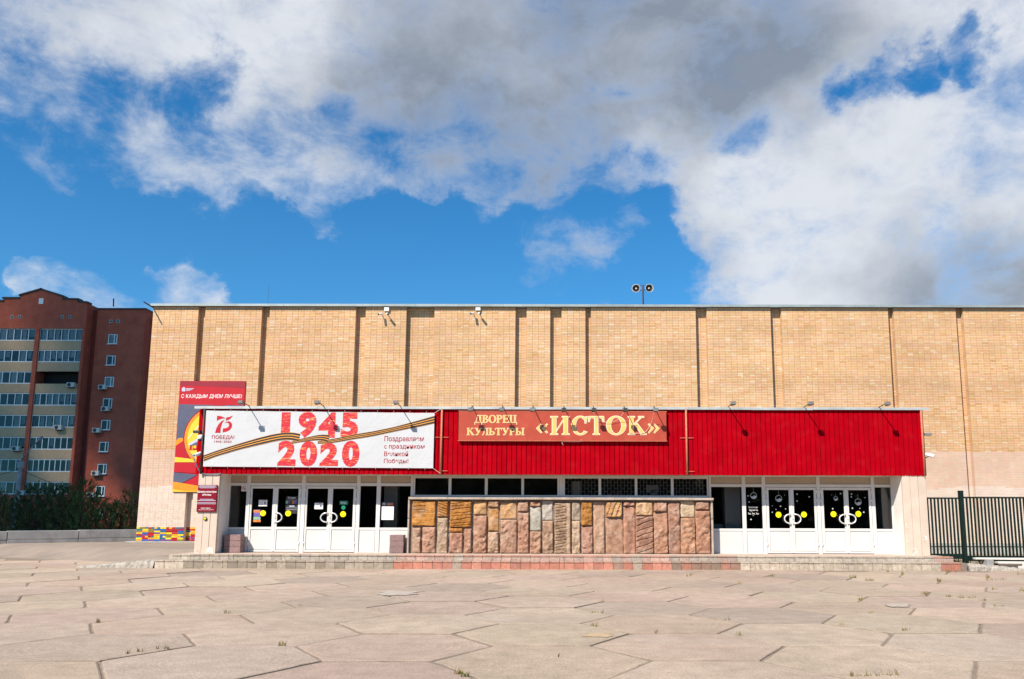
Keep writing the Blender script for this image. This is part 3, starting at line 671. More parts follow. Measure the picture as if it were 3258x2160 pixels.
def sheet_z(par, zf, x0, y0, x1, y1, m, **kw): return sheet(par, *zf(x0, y0), *zf(x1, y1), m, **kw)
for d, x in ((d1, 446), (d2, 1092)):
    y = 402 if d is d1 else 436
    sheet_z(d, z3, x, y, x+102, y+72, 'white')
    for k in range(4): sheet_z(d, z3, x+8, y+10+k*14, x+58, y+14+k*14, 'pgrey', name='printed_line', dy=.003)
    sheet_z(d, z3, x+66, y+22, x+84, y+48, 'pblue', name='printed_picture', dy=.003); sheet_z(d, z3, x+56, y+6, x+88, y+11, 'print_text', name='printed_line', dy=.003)
M['pp1'] = mat('flyer_purple', (.16, .05, .28), (.05, .16, .40), rough=.5, scale=14); M['pp2'] = mat('flyer_orange', (.70, .28, .03), (.62, .10, .03), rough=.5, scale=16); M['pp3'] = mat('flyer_teal', (.05, .34, .34), (.40, .44, .10), rough=.5, scale=16)
sheet_z(d1, z3, 384, 515, 470, 658, 'pp1', name='flyer'); sheet_z(d1, z3, 388, 520, 466, 548, 'pp2', name='flyer_heading', dy=.003); sheet_z(d1, z3, 384, 632, 470, 657, 'pp2', name='flyer_footing', dy=.003); sheet_z(d1, z3, 386, 600, 468, 628, 'pp3', name='flyer_band', dy=.003)
sheet_z(d1, z3, 755, 360, 902, 560, 'black', name='studio_poster', dy=-.0035)
text_px('Студия', *[z3(785, 0)[0], z3(878, 0)[0], z3(0, 366)[1], z3(0, 392)[1]], YG-.002, 'white', d1, .01)
for x0, c in ((760, 'pp3'), (790, 'pblue'), (832, 'pp2'), (862, 'pp1')): sheet_z(d1, z3, x0, 412, x0+28, 445, c, name='poster_picture', dy=.002)
sheet_z(d1, z3, 800, 468, 862, 480, 'pgrey', name='printed_line', dy=.002)
for y in (402, 492, 512): sheet_z(d1, z3, 768, y, 892, y+3, 'pgrey', name='printed_line', dy=.002)
sheet_z(d2, z3, 1383, 412, 1482, 458, 'green_sign', name='entry_sign'); text_px('ВХОД', z3(1396, 0)[0], z3(1462, 0)[0], z3(0, 424)[1], z3(0, 450)[1], YG-.004, 'white', d2, .02)
disc(d2, *z3(1428, 490), .068, 'green_sign')
# no smoking sign in the first side window
s0 = sl[0]; YN = YD+.008
sheet(s0, *z3(247, 236), *z3(313, 302), 'white', name='no_smoking_sign', Y=YN)
c = at(*z3(280, 268), YN-.003); 
mb = MB(); ro, ri = .068, .052; A = ellipse(c.x, c.z, ro, ro, 24); B = ellipse(c.x, c.z, ri, ri, 24)
mb.add([(p[0], YN-.004, p[1]) for p in A]+[(p[0], YN-.004, p[1]) for p in B], [(i, (i+1) % 24, 24+(i+1) % 24, 24+i) for i in range(24)])
mb.add([(c.x-.052, YN-.0045, c.z+.036), (c.x-.036, YN-.0045, c.z+.05), (c.x+.052, YN-.0045, c.z-.036), (c.x+.036, YN-.0045, c.z-.05)], [(0, 3, 2, 1)]); mb.build('prohibition_ring', 'print_text', s0)
MB().box(c.x-.035, c.x+.03, YN-.0035, YN-.003, c.z-.006, c.z+.006).build('cigarette', 'black', s0)
# notice in the wide side window
s5 = sl[2]
sheet(s5, *z3(1868, 478), *z3(2012, 632), 'white', Y=YN); sheet(s5, *z3(1873, 430), *z3(2008, 468), 'pblue', name='notice_heading', Y=YN)
text_px('75', z3(1880, 0)[0], z3(1912, 0)[0], z3(0, 436)[1], z3(0, 462)[1], YN-.004, 'white', s5, .02); sheet(s5, *z3(1935, 442), *z3(2000, 460), 'pp2', name='notice_picture', Y=YN-.003)
for k in range(7): sheet(s5, *z3(1880, 500+k*15), *z3(2000-(k % 3)*12, 503+k*15), 'pgrey', name='printed_line', Y=YN-.003)
# white window-paint drawings on the right doors
def ring(par, px, py, r, w, Y, fill=.0):
    c = at(px, py, Y); mb = MB(); A = ellipse(c.x, c.z, r, r, 22); B = ellipse(c.x, c.z, r-w, r-w, 22)
    mb.add([(p[0], Y, p[1]) for p in A]+[(p[0], Y, p[1]) for p in B], [(i, (i+1) % 22, 22+(i+1) % 22, 22+i) for i in range(22)])
    mb.add([(c.x-r*.9, Y-.0005, c.z-r*.1), (c.x-r*.3, Y-.0005, c.z-r*.95), (c.x+r*.6, Y-.0005, c.z-r*.75), (c.x+r*.9, Y-.0005, c.z-r*.2), (c.x+r*.2, Y-.0005, c.z+r*.1), (c.x-.2*r, Y-.0005, c.z-.25*r)], [(0, 1, 2, 3, 4, 5)])
    mb.box(c.x-.002, c.x+.002, Y-.0005, Y, c.z+r, c.z+r*2.4)
    mb.build('bauble_drawing', 'snow', par)
YP = YG-.001
for par, (x, y), r, Y in ((sl[4], (668, 328), .105, YN), (d3, (938, 358), .108, YP), (d4, (1552, 358), .07, YP), (d4, (1792, 395), .108, YP)): ring(par, *z6(x, y), r, .014, Y)
for par, pts, Y in ((d3, [(868, 435), (958, 440), (1012, 470), (1002, 320), (868, 505), (1135, 310), (1265, 340), (1135, 385), (908, 475)], YP), (d4, [(1508, 318), (1602, 305), (1720, 310), (1718, 340), (1866, 348), (1852, 505), (1730, 462), (1518, 468), (1810, 465)], YP), (sl[4], [(608, 330), (640, 582), (620, 395), (665, 540)], YN)):
    for p in pts: disc(par, *z6(*p), rnd.choice((.012, .016, .024)), 'snow', name='snow_dot', Y=Y)
for body, y, x0, x1 in (('Merry Christmas', 452, 612, 712), ('Happy New Year', 485, 622, 716), ('ho, ho, ho', 520, 612, 722)):
    text_px(body, z6(x0, 0)[0], z6(x1, 0)[0], z6(0, y-13)[1], z6(0, y+13)[1], YN-.001, 'white', sl[4], .0)

# ---- strip windows over the stone wall
def strip_window(x0, x1, panes, grille):
    p = empty('strip_window', ((x0+x1)/2, YD, 2.16), parent=ent)
    xs = [x0]+[v for q in panes for v in q]+[x1]
    for a, b in zip(xs[0::2], xs[1::2]): frame_bar((a, b, YD-.03, YD+.04, 2.16, 2.8), p)
    for a, b in panes:
        frame_bar((a-.001, b+.001, YD-.028, YD+.038, 2.745, 2.8), p); frame_bar((a-.001, b+.001, YD-.028, YD+.038, 2.16, 2.206), p)
        MB().box(a-.002, b+.002, YD+.0, YD+.012, 2.204, 2.747).build('pane', 'glass', p)
        if grille:
            mb = MB(); w = b-a; n = 10
            for i in range(1, n): mb.box(a+w*i/n-.005, a+w*i/n+.005, YD+.10, YD+.11, 2.2, 2.75)
            for r_ in range(6):
                for i in range(n):
                    if (i+r_) % 2: continue
                    mb.box(a+w*i/n+.005, a+w*(i+1)/n-.005, YD+.101, YD+.109, 2.2+.1*r_-.005+.03, 2.2+.1*r_+.005+.03)
            mb.build('grille', 'frame', p)
    return p
w1 = strip_window(-4.571, .133, [(-4.521, -3.442), (-3.35, -2.271), (-2.179, -1.095), (-1.009, .069)], False)
w2 = strip_window(.248, 4.93, [(.309, 1.389), (1.478, 2.559), (2.642, 3.722), (3.811, 4.882)], True)
frame_bar((.136, .245, YD-.02, YD+.05, 2.13, 2.845), ent); frame_bar((-4.576, 4.942, YD-.024, YD+.055, 2.802, 2.846), ent)
frame_bar((-4.576, 4.942, YD-.018, YD+.05, 2.126, 2.158), ent)
for x0, x1, z0, z1 in ((2.95, 3.35, 2.3, 2.55), (.55, .82, 2.2, 2.66), (3.1, 3.3, 2.22, 2.4)): MB().box(x0, x1, YD+.2, YD+.21, z0, z1).build('paper', 'column_in', w2)
# ---- stone wall under the strip windows
sw = empty('stone_wall', (.2, YS, ZL), parent=ent)
box('wall_backing', 'mortar', (-4.6, 4.98, YS+.07, YD-.03, ZL-.1, 2.045), sw)
xx = -4.64
while xx < 4.98:
    w = min(rnd.uniform(.9, 1.3), 5.0-xx)
    MB().bbox(xx, xx+w-.004, YS-.10, YD-.02, 2.05+rnd.uniform(-.004, .004), 2.122+rnd.uniform(-.004, .004), .008).build('ledge_slab', 'ledge', sw); xx += w
PK, TN, OC, GY, CR, BR = (.40, .225, .158), (.43, .31, .22), (.49, .225, .060), (.43, .40, .355), (.58, .45, .31), (.40, .19, .055)
S4 = [(215, 500, 412, 705, OC, 'l'), (215, 328, 720, 1022, lerp(TN, PK, .5), ''), (330, 498, 712, 1022, PK, ''), (512, 645, 415, 600, OC, 's'), (505, 640, 605, 1025, TN, ''),
      (655, 915, 412, 720, OC, 'L'), (648, 812, 725, 776, OC, ''), (648, 812, 780, 1024, PK, ''), (818, 915, 728, 1025, PK, ''), (930, 1090, 410, 575, lerp(OC, CR, .4), 'f'), (925, 1092, 580, 1025, PK, ''),
      (1098, 1228, 410, 490, lerp(OC, TN, .6), ''), (1100, 1228, 495, 765, lerp(OC, TN, .25), 'f'), (1093, 1228, 770, 1022, lerp(PK, CR, .3), ''), (1240, 1435, 425, 625, lerp(OC, CR, .4), 'f'), (1238, 1440, 632, 1025, lerp(PK, TN, .2), ''),
      (1443, 1572, 420, 540, lerp(PK, TN, .3), ''), (1443, 1578, 545, 1025, PK, ''), (1586, 1712, 420, 480, lerp(PK, OC, .3), ''), (1586, 1722, 485, 760, GY, 'f'), (1583, 1720, 765, 1030, PK, ''),
      (1727, 1855, 405, 638, GY, 'F'), (1727, 1860, 642, 1030, lerp(PK, TN, .5), ''), (1868, 2062, 435, 1030, lerp(TN, PK, .2), 'W'), (2070, 2172, 425, 640, lerp(TN, GY, .5), 'F'), (2070, 2172, 642, 1030, TN, ''),
      (2178, 2312, 425, 703, BR, ''), (2180, 2318, 708, 1030, PK, '')]
S5 = [(500, 635, 420, 1030, lerp(TN, PK, .5), 'f'), (645, 838, 425, 605, lerp(OC, CR, .3), 'd'), (645, 850, 612, 1030, lerp(PK, TN, .2), 'F'), (848, 985, 420, 475, PK, ''), (850, 988, 480, 1030, PK, 'f'), (993, 1193, 425, 585, lerp(OC, CR, .5), ''),
      (993, 1198, 590, 1030, PK, 'D'), (1200, 1355, 425, 540, PK, ''), (1200, 1365, 545, 1030, lerp(PK, OC, .1), ''), (1373, 1505, 435, 1030, PK, ''), (1512, 1675, 405, 605, CR, 'F'), (1515, 1685, 610, 1030, lerp(PK, OC, .15), ''), (1685, 1845, 412, 518, PK, ''), (1688, 1855, 525, 1030, lerp(PK, OC, .12), '')]
def stone(px0, px1, py0, py1, col, kind, seed):
    a = at(px0, py1, YS); b = at(px1, py0, YS); x0, x1, z0, z1 = a.x+.007, b.x-.007, max(a.z, ZL-.02)+.006, min(b.z, 2.035)-.006
    w, h = x1-x0, z1-z0; r = random.Random(seed); nx = max(8, int(w/.022)); nz = max(8, int(h/(.011 if kind in ('s', 'L', 'l', 'W', 'D', 'd') else .022)))
    planes = [(r.uniform(-.35, .35), r.uniform(-.25, .25), r.uniform(.03, .10)) for _ in range(4)]
    off = Vector((seed*3.7, seed*1.3, 0)); vs = []; fs = []
    slant = {'s': -.35, 'L': .10, 'l': .06, 'W': .15, 'D': .35, 'd': 3.0}.get(kind, 0)
    per = {'s': .085, 'L': .106, 'l': .12, 'W': .095, 'D': .17, 'd': .1}.get(kind, 0)
    for j in range(nz+1):
        for i in range(nx+1):
            u, v = i/nx, j/nz; x, z = x0+w*u, z0+h*v
            e = min(u*w, (1-u)*w, v*h, (1-v)*h)
            edge = min(1, e/.035); edge = math.sqrt(max(0, 1-(1-edge)**2))
            p = Vector((x, z, 0))+off
            q_ = .3 if per else 1.; d = .088+(.050*noise.noise(p*4)+.046*noise.noise(p*9)+.024*noise.noise(p*22))*q_
            for (gx, gz, c) in (planes if not per else ()): d = min(d, c+gx*(x-x0-w/2)+gz*(z-z0-h/2)+.012*noise.noise(p*14)) if kind in ('f', 'F') else min(d, c*1.25+.05+.7*gx*(x-x0-w/2)+.6*gz*(z-z0-h/2)+.022*noise.noise(p*11))
            if per:
                q = ((z-z0)-slant*(x-x0)+.007*noise.noise(p*6))/per+.35*noise.noise(Vector((0, z*7, seed))); q = ((x-x0)-.35*(z-z0)+.02*noise.noise(p*5))/.15 if kind == 'd' else q; t = q-math.floor(q)
                lim = 1. if kind != 'W' else (1. if u < .72 else 0.)
                if kind == 'l': lim = 1. if (u < .55 and (v > .55 or v < .18)) else .15
                d += lim*(.036*(t**.7)-.012-(.05 if t < .12 else 0))
            d = max(d, .012)*edge
            jx = .010*noise.noise(p*7+Vector((5, 0, 0)))*(1 if i in (0, nx) else 0); jz = .010*noise.noise(p*7+Vector((0, 9, 0)))*(1 if j in (0, nz) else 0)
            vs.append((x+jx, YS+.055-d, z+jz))
    for j in range(nz):
        for i in range(nx): fs.append((j*(nx+1)+i, j*(nx+1)+i+1, (j+1)*(nx+1)+i+1, (j+1)*(nx+1)+i))
    k = len(vs); ring_ = [i for i in range(nx+1)]+[(j)*(nx+1)+nx for j in range(1, nz+1)]+[nz*(nx+1)+i for i in range(nx-1, -1, -1)]+[j*(nx+1) for j in range(nz-1, 0, -1)]
    vs += [(vs[i][0], YS+.09, vs[i][2]) for i in ring_]; m_ = len(ring_)
    fs += [(ring_[i], k+i, k+(i+1) % m_, ring_[(i+1) % m_]) for i in range(m_)]
    o = MB().add(vs, fs).build('stone', 'stone', sw, smooth=True); o.color = (*jit(col, .07, r), 1)
for n, s in enumerate(S4): stone(1250+s[0]/3.638, 1250+s[1]/3.638, 1480+s[2]/3.638, 1480+s[3]/3.638, s[4], s[5], n+1)
for n, s in enumerate(S5): stone(1750+s[0]/3.638, 1750+s[1]/3.638, 1480+s[2]/3.638, 1480+s[3]/3.638, s[4], s[5], n+61)
for x0, x1 in ((-4.66, -4.603), (4.92, 4.985)):
    for z0, z1 in ((ZL, 1.45), (1.47, 2.045)):
        o = MB().bbox(x0, x1, YS-.02, YD-.03, z0, z1, .012).build('quoin', 'ledge', sw)

# ---- steps with tiles
stp = empty('entrance_steps', (0, YC, 0), parent=hall)
YR, ZC = 24.12, .23
box('landing', 'landing', (-11.5, 11.75, YR+.02, YD+.1, -.1, ZL), stp)
box('kerb_core', 'mortar', (-11.7, 12.0, YC+.03, YR+.05, -.1, ZC-.02), stp)
rt = random.Random(21)
def tile_col(x):
    g = (.36, .305, .24); cr = (.52, .44, .355); rd = (.42, .165, .115); dk = (.20, .165, .125)
    if x < -10.9: return cr
    if x < -4.9: return lerp(dk, lerp(g, cr, rt.random()*.7), rt.random())
    if x < 3.4: return lerp(lerp(rd, (.30, .08, .06), rt.random()*.5), (.56, .24, .17), rt.random()) if rt.random() < .84 else lerp(g, (.30, .12, .09), rt.random())
    if x < 5.2: return lerp(rd, dk, rt.random())
    if x > 11.0: return rd
    return lerp(g, cr, .35+rt.random()*.65)
tm = MB().bbox(-.5, .5, -.5, .5, -.5, .5, .03).mesh('tile'); tm.materials.append(M['tile'])
x = -11.7; tw = .285
while x < 11.75:
    w = tw if rt.random() > .07 else tw*.5
    c = tile_col(x)
    for e, cc_ in (((x, x+w, YC+rt.uniform(-.004, .004), YC+.04, -.03, ZC-.036), c), ((x+.002, x+w-.002, YC-.018+rt.uniform(-.004, .004), YC+.30, ZC-.034, ZC+rt.uniform(-.004, .004)), jit(lerp(c, (.44, .36, .30), .45), .06, rt)),
                   ((x, x+w, YR+rt.uniform(-.004, .004), YR+.05, ZC-.02, ZL-.03), jit(lerp(c, (.46, .42, .37), .6), .08, rt)), ((x+.002, x+w-.002, YR-.018, YR+.28, ZL-.028, ZL+.004+rt.uniform(-.002, .003)), jit(lerp(c, (.45, .36, .29), .35), .06, rt))):
        if e[2] > YR-.1 and (x < -11.6 or x > 11.75): continue
        o = put('tile', tm, ((e[0]+e[1])/2, (e[2]+e[3])/2, (e[4]+e[5])/2), None, cc_); o.scale = (e[1]-e[0]-.010, e[3]-e[2], e[5]-e[4]); adopt(o, stp)
    x += w
box('tread_bed', 'mortar', (-11.68, 11.98, YC+.28, YR+.01, ZC-.03, ZC-.004), stp)

# ================================================================== THINGS ON THE FACADE
# ---- white anniversary banner
YB = YF-.075
bt = [at(656.5, 1305.7, YB), at(1382.5, 1313.5, YB), at(1378, 1489.7, YB), at(646, 1484, YB)]
ban = empty('banner', (bt[3].x, YB, bt[3].z), 'white vinyl banner reading 1945 2020 with striped ribbon on red fascia', 'banner')
nx, nz = 110, 28; vs = []; fs = []
for j in range(nz+1):
    for i in range(nx+1):
        u, v = i/nx, j/nz
        p = bt[3].lerp(bt[2], u).lerp(bt[0].lerp(bt[1], u), v)
        g = abs(((u*8.2) % 1)-.5)*2                       # tie points along both edges
        sag = -.018*(1-g)*max(0, v-.75)*4*.4
        y = .0012*math.sin(u*52+v*6+3*noise.noise(Vector((u*6, v*2, 0))))*(.4+abs(v-.5))+.0026*noise.noise(Vector((u*14, v*4, 1)))+.001*noise.noise(Vector((u*40, v*9, 5)))
        vs.append((p.x, YB+y, p.z+sag))
fs = [(j*(nx+1)+i, j*(nx+1)+i+1, (j+1)*(nx+1)+i+1, (j+1)*(nx+1)+i) for j in range(nz) for i in range(nx)]
MB().add(vs, fs).build('cloth', 'banner', ban, smooth=True)
YT = YB-.0062
zb = lambda x, y: (640+x/6.2237, 1290+y/6.2237)
zc = lambda x, y: (860+x/7.629, 1300+y/7.629)
zd = lambda x, y: (1180+x/6.817, 1300+y/6.817)
def flat(pts, zf, Y, m, par, name): return MB().prism(poly_px([zf(*p) for p in pts], Y), Y, Y+.002).build(name, m, par)
flat([(315, 205), (375, 206), (430, 225), (482, 252), (420, 255), (360, 272), (310, 302)], zb, YT, 'print_red', ban, 'emblem')
flat([(458, 282), (412, 352), (388, 430), (380, 540), (275, 540), (300, 452), (345, 372), (400, 312)], zb, YT, 'print_red', ban, 'emblem')
flat([(500, 236), (560, 226), (622, 200), (585, 252), (540, 282), (485, 300)], zb, YT, 'print_red', ban, 'emblem')
flat([(462, 345), (495, 322), (540, 310), (585, 325), (612, 370), (605, 430), (570, 480), (515, 512), (425, 533), (430, 455), (490, 448), (535, 428), (553, 392), (540, 350), (505, 335)], zb, YT, 'print_red', ban, 'emblem')
def tz(body, zf, x0, x1, y0, y1, m, par, bold=0., Y=None, **kw):
    a = zf(x0, y0); b = zf(x1, y1); return text_px(body, a[0], b[0], a[1], b[1], Y or YT, m, par, bold, **kw)
tz('ПОБЕДА!', zb, 208, 658, 590, 675, 'print_text', ban, .012); tz('1945–2020', zb, 260, 598, 695, 735, 'print_text', ban)
for ch, x0, x1, y0, y1 in (('1', 248, 495, 88, 705), ('9', 665, 1130, 75, 705), ('4', 1160, 1645, 92, 705), ('5', 1700, 2142, 92, 712), ('2', 165, 632, 775, 1385), ('0', 695, 1150, 785, 1402), ('2', 1190, 1660, 825, 1390), ('0', 1725, 2175, 775, 1410)):
    tz(ch, zc, x0, x1, y0, y1, 'fire', ban, .055, name='digit')
for body, x0, x1, y0, y1 in (('Поздравляем', 290, 1148, 595, 735), ('с', 287, 342, 795, 865), ('праздником', 390, 1165, 790, 892), ('Великой', 285, 808, 925, 1030), ('Победы!', 280, 812, 1085, 1200)):
    tz(body, zd, x0, x1, y0, y1, 'print_text', ban, .006)
STR = [0, .03, .29, .385, .615, .71, .97, 1]
def ribbon(top, bot, Y):
    n = 40
    def samp(pts, t):
        xs = [p[0] for p in pts]; x = xs[0]+(xs[-1]-xs[0])*t
        # smooth interpolation along x
        return np.array([x, np.interp(x, xs, [p[1] for p in pts])])
    def smooth(pts):
        a = np.array([samp(pts, i/n) for i in range(n+1)]); b = a.copy()
        for _ in range(6): b[1:-1] = (b[:-2]+2*b[1:-1]+b[2:])/4
        return b
    T, B = smooth(top), smooth(bot)
    for m, cols in (('orange', (0, 2, 4, 6)), ('black', (1, 3, 5))):
        mb = MB()
        for s in cols:
            P = [T*(1-f)+B*f for f in (STR[s], STR[s+1])]
            vs = [tuple(at(q[0], q[1], Y)) for p in P for q in p]
            mb.add(vs, [(n+1+i, n+2+i, i+1, i) for i in range(n)])
        mb.build('ribbon_orange_stripes' if m == 'orange' else 'ribbon_black_stripes', m, ban)
ribbon([zb(*p) for p in ((50, 985), (300, 893), (700, 768), (1100, 648), (1400, 572), (1650, 530), (1850, 528), (1962, 560))], [zb(*p) for p in ((50, 1102), (300, 1007), (700, 887), (1100, 790), (1400, 722), (1600, 682), (1750, 670), (1925, 716))], YT-.004)
ribbon([zc(*p) for p in ((510, 800), (690, 745), (900, 693), (1150, 638), (1300, 624), (1440, 640))], [zc(*p) for p in ((508, 858), (700, 817), (900, 790), (1100, 766), (1250, 768), (1395, 822))], YT-.003)
ribbon([zc(1150, 790), zc(1410, 750), zc(1600, 720), zc(1900, 650), zc(2150, 602), zd(0, 500), zd(500, 398), zd(1000, 262), zd(1375, 155)], [zc(1148, 848), zc(1400, 850), zc(1700, 800), zc(2000, 745), zd(0, 608), zd(500, 497), zd(1000, 402), zd(1375, 322)], YT-.002)
mb = MB()
for i in range(14):
    u = (i+.5)/14
    for e0, e1, s in ((bt[0], bt[1], 1), (bt[3], bt[2], -1)):
        p = e0.lerp(e1, u); mb.tube([(p.x, YB-.004, p.z-s*.02), (p.x, YB-.001, p.z+s*.05)], .004, 5)
mb.tube([bt[1], (-3.58, YB, ZF1-.01)], .007, 5); mb.tube([bt[2], (-3.58, YB, ZF0+.02)], .007, 5)
mb.build('tie_cord', 'cable_w', ban)

# ---- serif letter sign
YSg = YF-.11
sg = [at(1460, 1308, YSg), at(2121.5, 1403, YSg)]
sign = empty('name_sign', (sg[0].x, YSg, sg[1].z), 'long terracotta sign board with cream serif lettering on the red fascia', 'sign')
MB().bbox(sg[0].x, sg[1].x, YSg, YF-.012, sg[1].z, sg[0].z, .006).build('board', 'sign', sign)
MB().box(sg[0].x-.015, sg[1].x+.015, YSg-.008, YSg+.02, sg[0].z-.004, sg[0].z+.014).box(sg[0].x-.015, sg[1].x+.015, YSg-.008, YSg+.02, sg[1].z-.014, sg[1].z+.004).build('edge_strip', 'rust', sign)
def rc(x0, x1, y0, y1): return [(x0, y0), (x1, y0), (x1, y1), (x0, y1)]
def stem(x, T=.2, top=1., s=.085, bs=1, ts=1):
    o = [rc(x, x+T, 0, top)]
    if bs: o.append([(x-s, 0), (x+T+s, 0), (x+T+s, .05), (x+T, .09), (x, .09), (x-s, .05)])
    if ts: o.append([(x-s, top), (x-s, top-.05), (x, top-.09), (x+T, top-.09), (x+T+s, top-.05), (x+T+s, top)])
    return o
def band(cx, cy, rx, ry, ix, iy, a0, a1, n=22):
    a = [math.radians(a0+(a1-a0)*i/n) for i in range(n+1)]
    return [(cx+rx*math.cos(t), cy+ry*math.sin(t)) for t in a]+[(cx+ix*math.cos(t), cy+iy*math.sin(t)) for t in a[::-1]]
G = {
 'И': stem(.085)+stem(.66)+[[(.285, .10), (.285, .22), (.66, .90), (.66, .78)]],
 'С': [band(.46, .5, .44, .52, .23, .44, 48, 318, 30), [(.68, .62), (.735, .62), (.80, .98), (.73, .99), (.66, .84)]],
 'Т': stem(.33, ts=0)+[rc(.02, .84, .90, 1.), [(.02, 1.), (.0, .70), (.06, .70), (.12, .90), (.16, 1.)], [(.84, 1.), (.86, .70), (.80, .70), (.74, .90), (.70, 1.)]],
 'О': [band(.48, .5, .46, .52, .245, .445, 0, 180, 22), band(.48, .5, .46, .52, .245, .445, 180, 360, 22)],
 'К': stem(.085)+[[(.285, .44), (.285, .56), (.62, .90), (.70, .90)], [(.56, 1.), (.56, .93), (.86, .93), (.86, 1.)], [(.36, .54), (.50, .62), (.92, .05), (.68, .05)], rc(.66, .98, 0, .07)],
 'Д': [[(.10, .08), (.17, .08), (.38, .92), (.30, .92)], rc(.56, .76, .06, .94), rc(.22, .82, .92, 1.), rc(-.02, .88, 0, .09), [(-.02, .0), (.06, 0), (.04, -.22), (-.02, -.22)], [(.80, 0), (.88, 0), (.88, -.22), (.82, -.22)]],
 'В': stem(.085)+[band(.36, .755, .30, .245, .12, .165, -90, 90, 14), band(.38, .27, .36, .27, .16, .18, -90, 90, 14), rc(.28, .40, .47, .55), rc(.28, .40, 0, .08), rc(.28, .38, .92, 1.)],
 'Р': stem(.085)+[band(.38, .72, .34, .28, .13, .19, -90, 90, 16), rc(.28, .40, .91, 1.), rc(.28, .40, .44, .53)],
 'Е': stem(.085)+[rc(.28, .70, .91, 1.), rc(.28, .58, .47, .55), rc(.28, .72, 0, .09), [(.62, .99), (.70, .99), (.70, .72), (.66, .72)], [(.66, .0), (.74, 0), (.78, .28), (.73, .28)], rc(.54, .60, .38, .64)],
 'Ц': stem(.085, bs=0)+stem(.58, bs=0)+[rc(.02, .92, 0, .09), [(.84, 0), (.92, 0), (.92, -.22), (.86, -.22)]],
 'У': [[(.04, .95), (.26, .95), (.54, .34), (.42, .18)], [(.68, .95), (.76, .95), (.42, .10), (.30, .06), (.34, .20)], rc(-.04, .34, .93, 1.), rc(.56, .88, .93, 1.), [(.10, .02), (.30, -.01), (.42, .12), (.30, .16), (.12, .16)]],
 'Л': stem(.56)+[[(.30, .98), (.38, .98), (.26, .20), (.14, .0), (.02, .0), (.02, .12), (.14, .16)], rc(.24, .62, .92, 1.)],
 'Ь': stem(.085)+[band(.38, .28, .36, .28, .15, .19, -90, 90, 14), rc(.28, .40, 0, .09), rc(.28, .40, .47, .56)],
 '«': [[(.02, .5), (.30, .95), (.36, .88), (.20, .5), (.36, .12), (.30, .05)], [(.34, .5), (.62, .95), (.68, .88), (.52, .5), (.68, .12), (.62, .05)]],
}
G['Ы'] = G['Ь']+[[(x+.80, y) for x, y in p] for p in stem(.06)]
G['»'] = [[(.70-x, y) for x, y in p] for p in G['«']]
def grow(poly, d):
    a = sum(p[0]*q[1]-q[0]*p[1] for p, q in zip(poly, poly[1:]+poly[:1]))
    if a < 0: poly = poly[::-1]
    out = []; n = len(poly)
    for i in range(n):
        p0, p1, p2 = (Vector(poly[(i-1) % n]), Vector(poly[i]), Vector(poly[(i+1) % n]))
        e1 = (p1-p0); e2 = (p2-p1)
        if e1.length < 1e-6 or e2.length < 1e-6: out.append(tuple(p1)); continue
        e1.normalize(); e2.normalize(); n1 = Vector((e1.y, -e1.x)); n2 = Vector((e2.y, -e2.x)); m = n1+n2
        k = max(1+n1.dot(n2), .35); out.append(tuple(p1+m*(d/k)))
    return out
def glyph(ch, x0, x1, z0, z1, Y, par, dz=0.):
    ps = G[ch]; xs = [p[0] for q in ps for p in q]; lo, hi = min(xs), max(xs); H = z1-z0; W = (x1-x0)/(hi-lo)
    for m, d, y, nm in (('cream', .022, Y, 'letter'), ('gold', -.016, Y-.004, 'letter_face')):
        mb = MB()
        for i, q in enumerate(ps):
            pts = [(x0+(p[0]-lo)*W, z0+p[1]*H) for p in q]; pts = grow(pts, d*H*.75)
            mb.prism(pts, y-.0003*i, y+.003)
        o = mb.build(nm, m, par if m == 'cream' else last)
        if m == 'cream': last = o
zs = lambda x, y: at(1440+x/3.3786, 1290+y/3.3786, YSg)
for ch, x0, x1 in (('«', 900, 1025), ('И', 1052, 1256), ('С', 1278, 1448), ('Т', 1458, 1628), ('О', 1650, 1862), ('К', 1884, 2078), ('»', 2098, 2220)):
    q = ch in '«»'
    glyph(ch, zs(x0, 0).x, zs(x1, 0).x, zs(x0, 305 if q else 314).z, zs(x0, 188 if q else 116).z, YSg-.006, sign)
def word(w, x0, x1, y0, y1):
    adv = [max(p[0] for q in G[c] for p in q)-min(p[0] for q in G[c] for p in q)+.03 for c in w]; tot = sum(adv); x = x0
    for c, a in zip(w, adv):
        xe = x+(x1-x0)*a/tot; glyph(c, zs(x, 0).x+.006, zs(xe, 0).x-.004, zs(x, y1).z, zs(x, y0).z, YSg-.006, sign); x = xe
word('ДВОРЕЦ', 238, 695, 104, 187); word('КУЛЬТУРЫ', 157, 776, 242, 320)

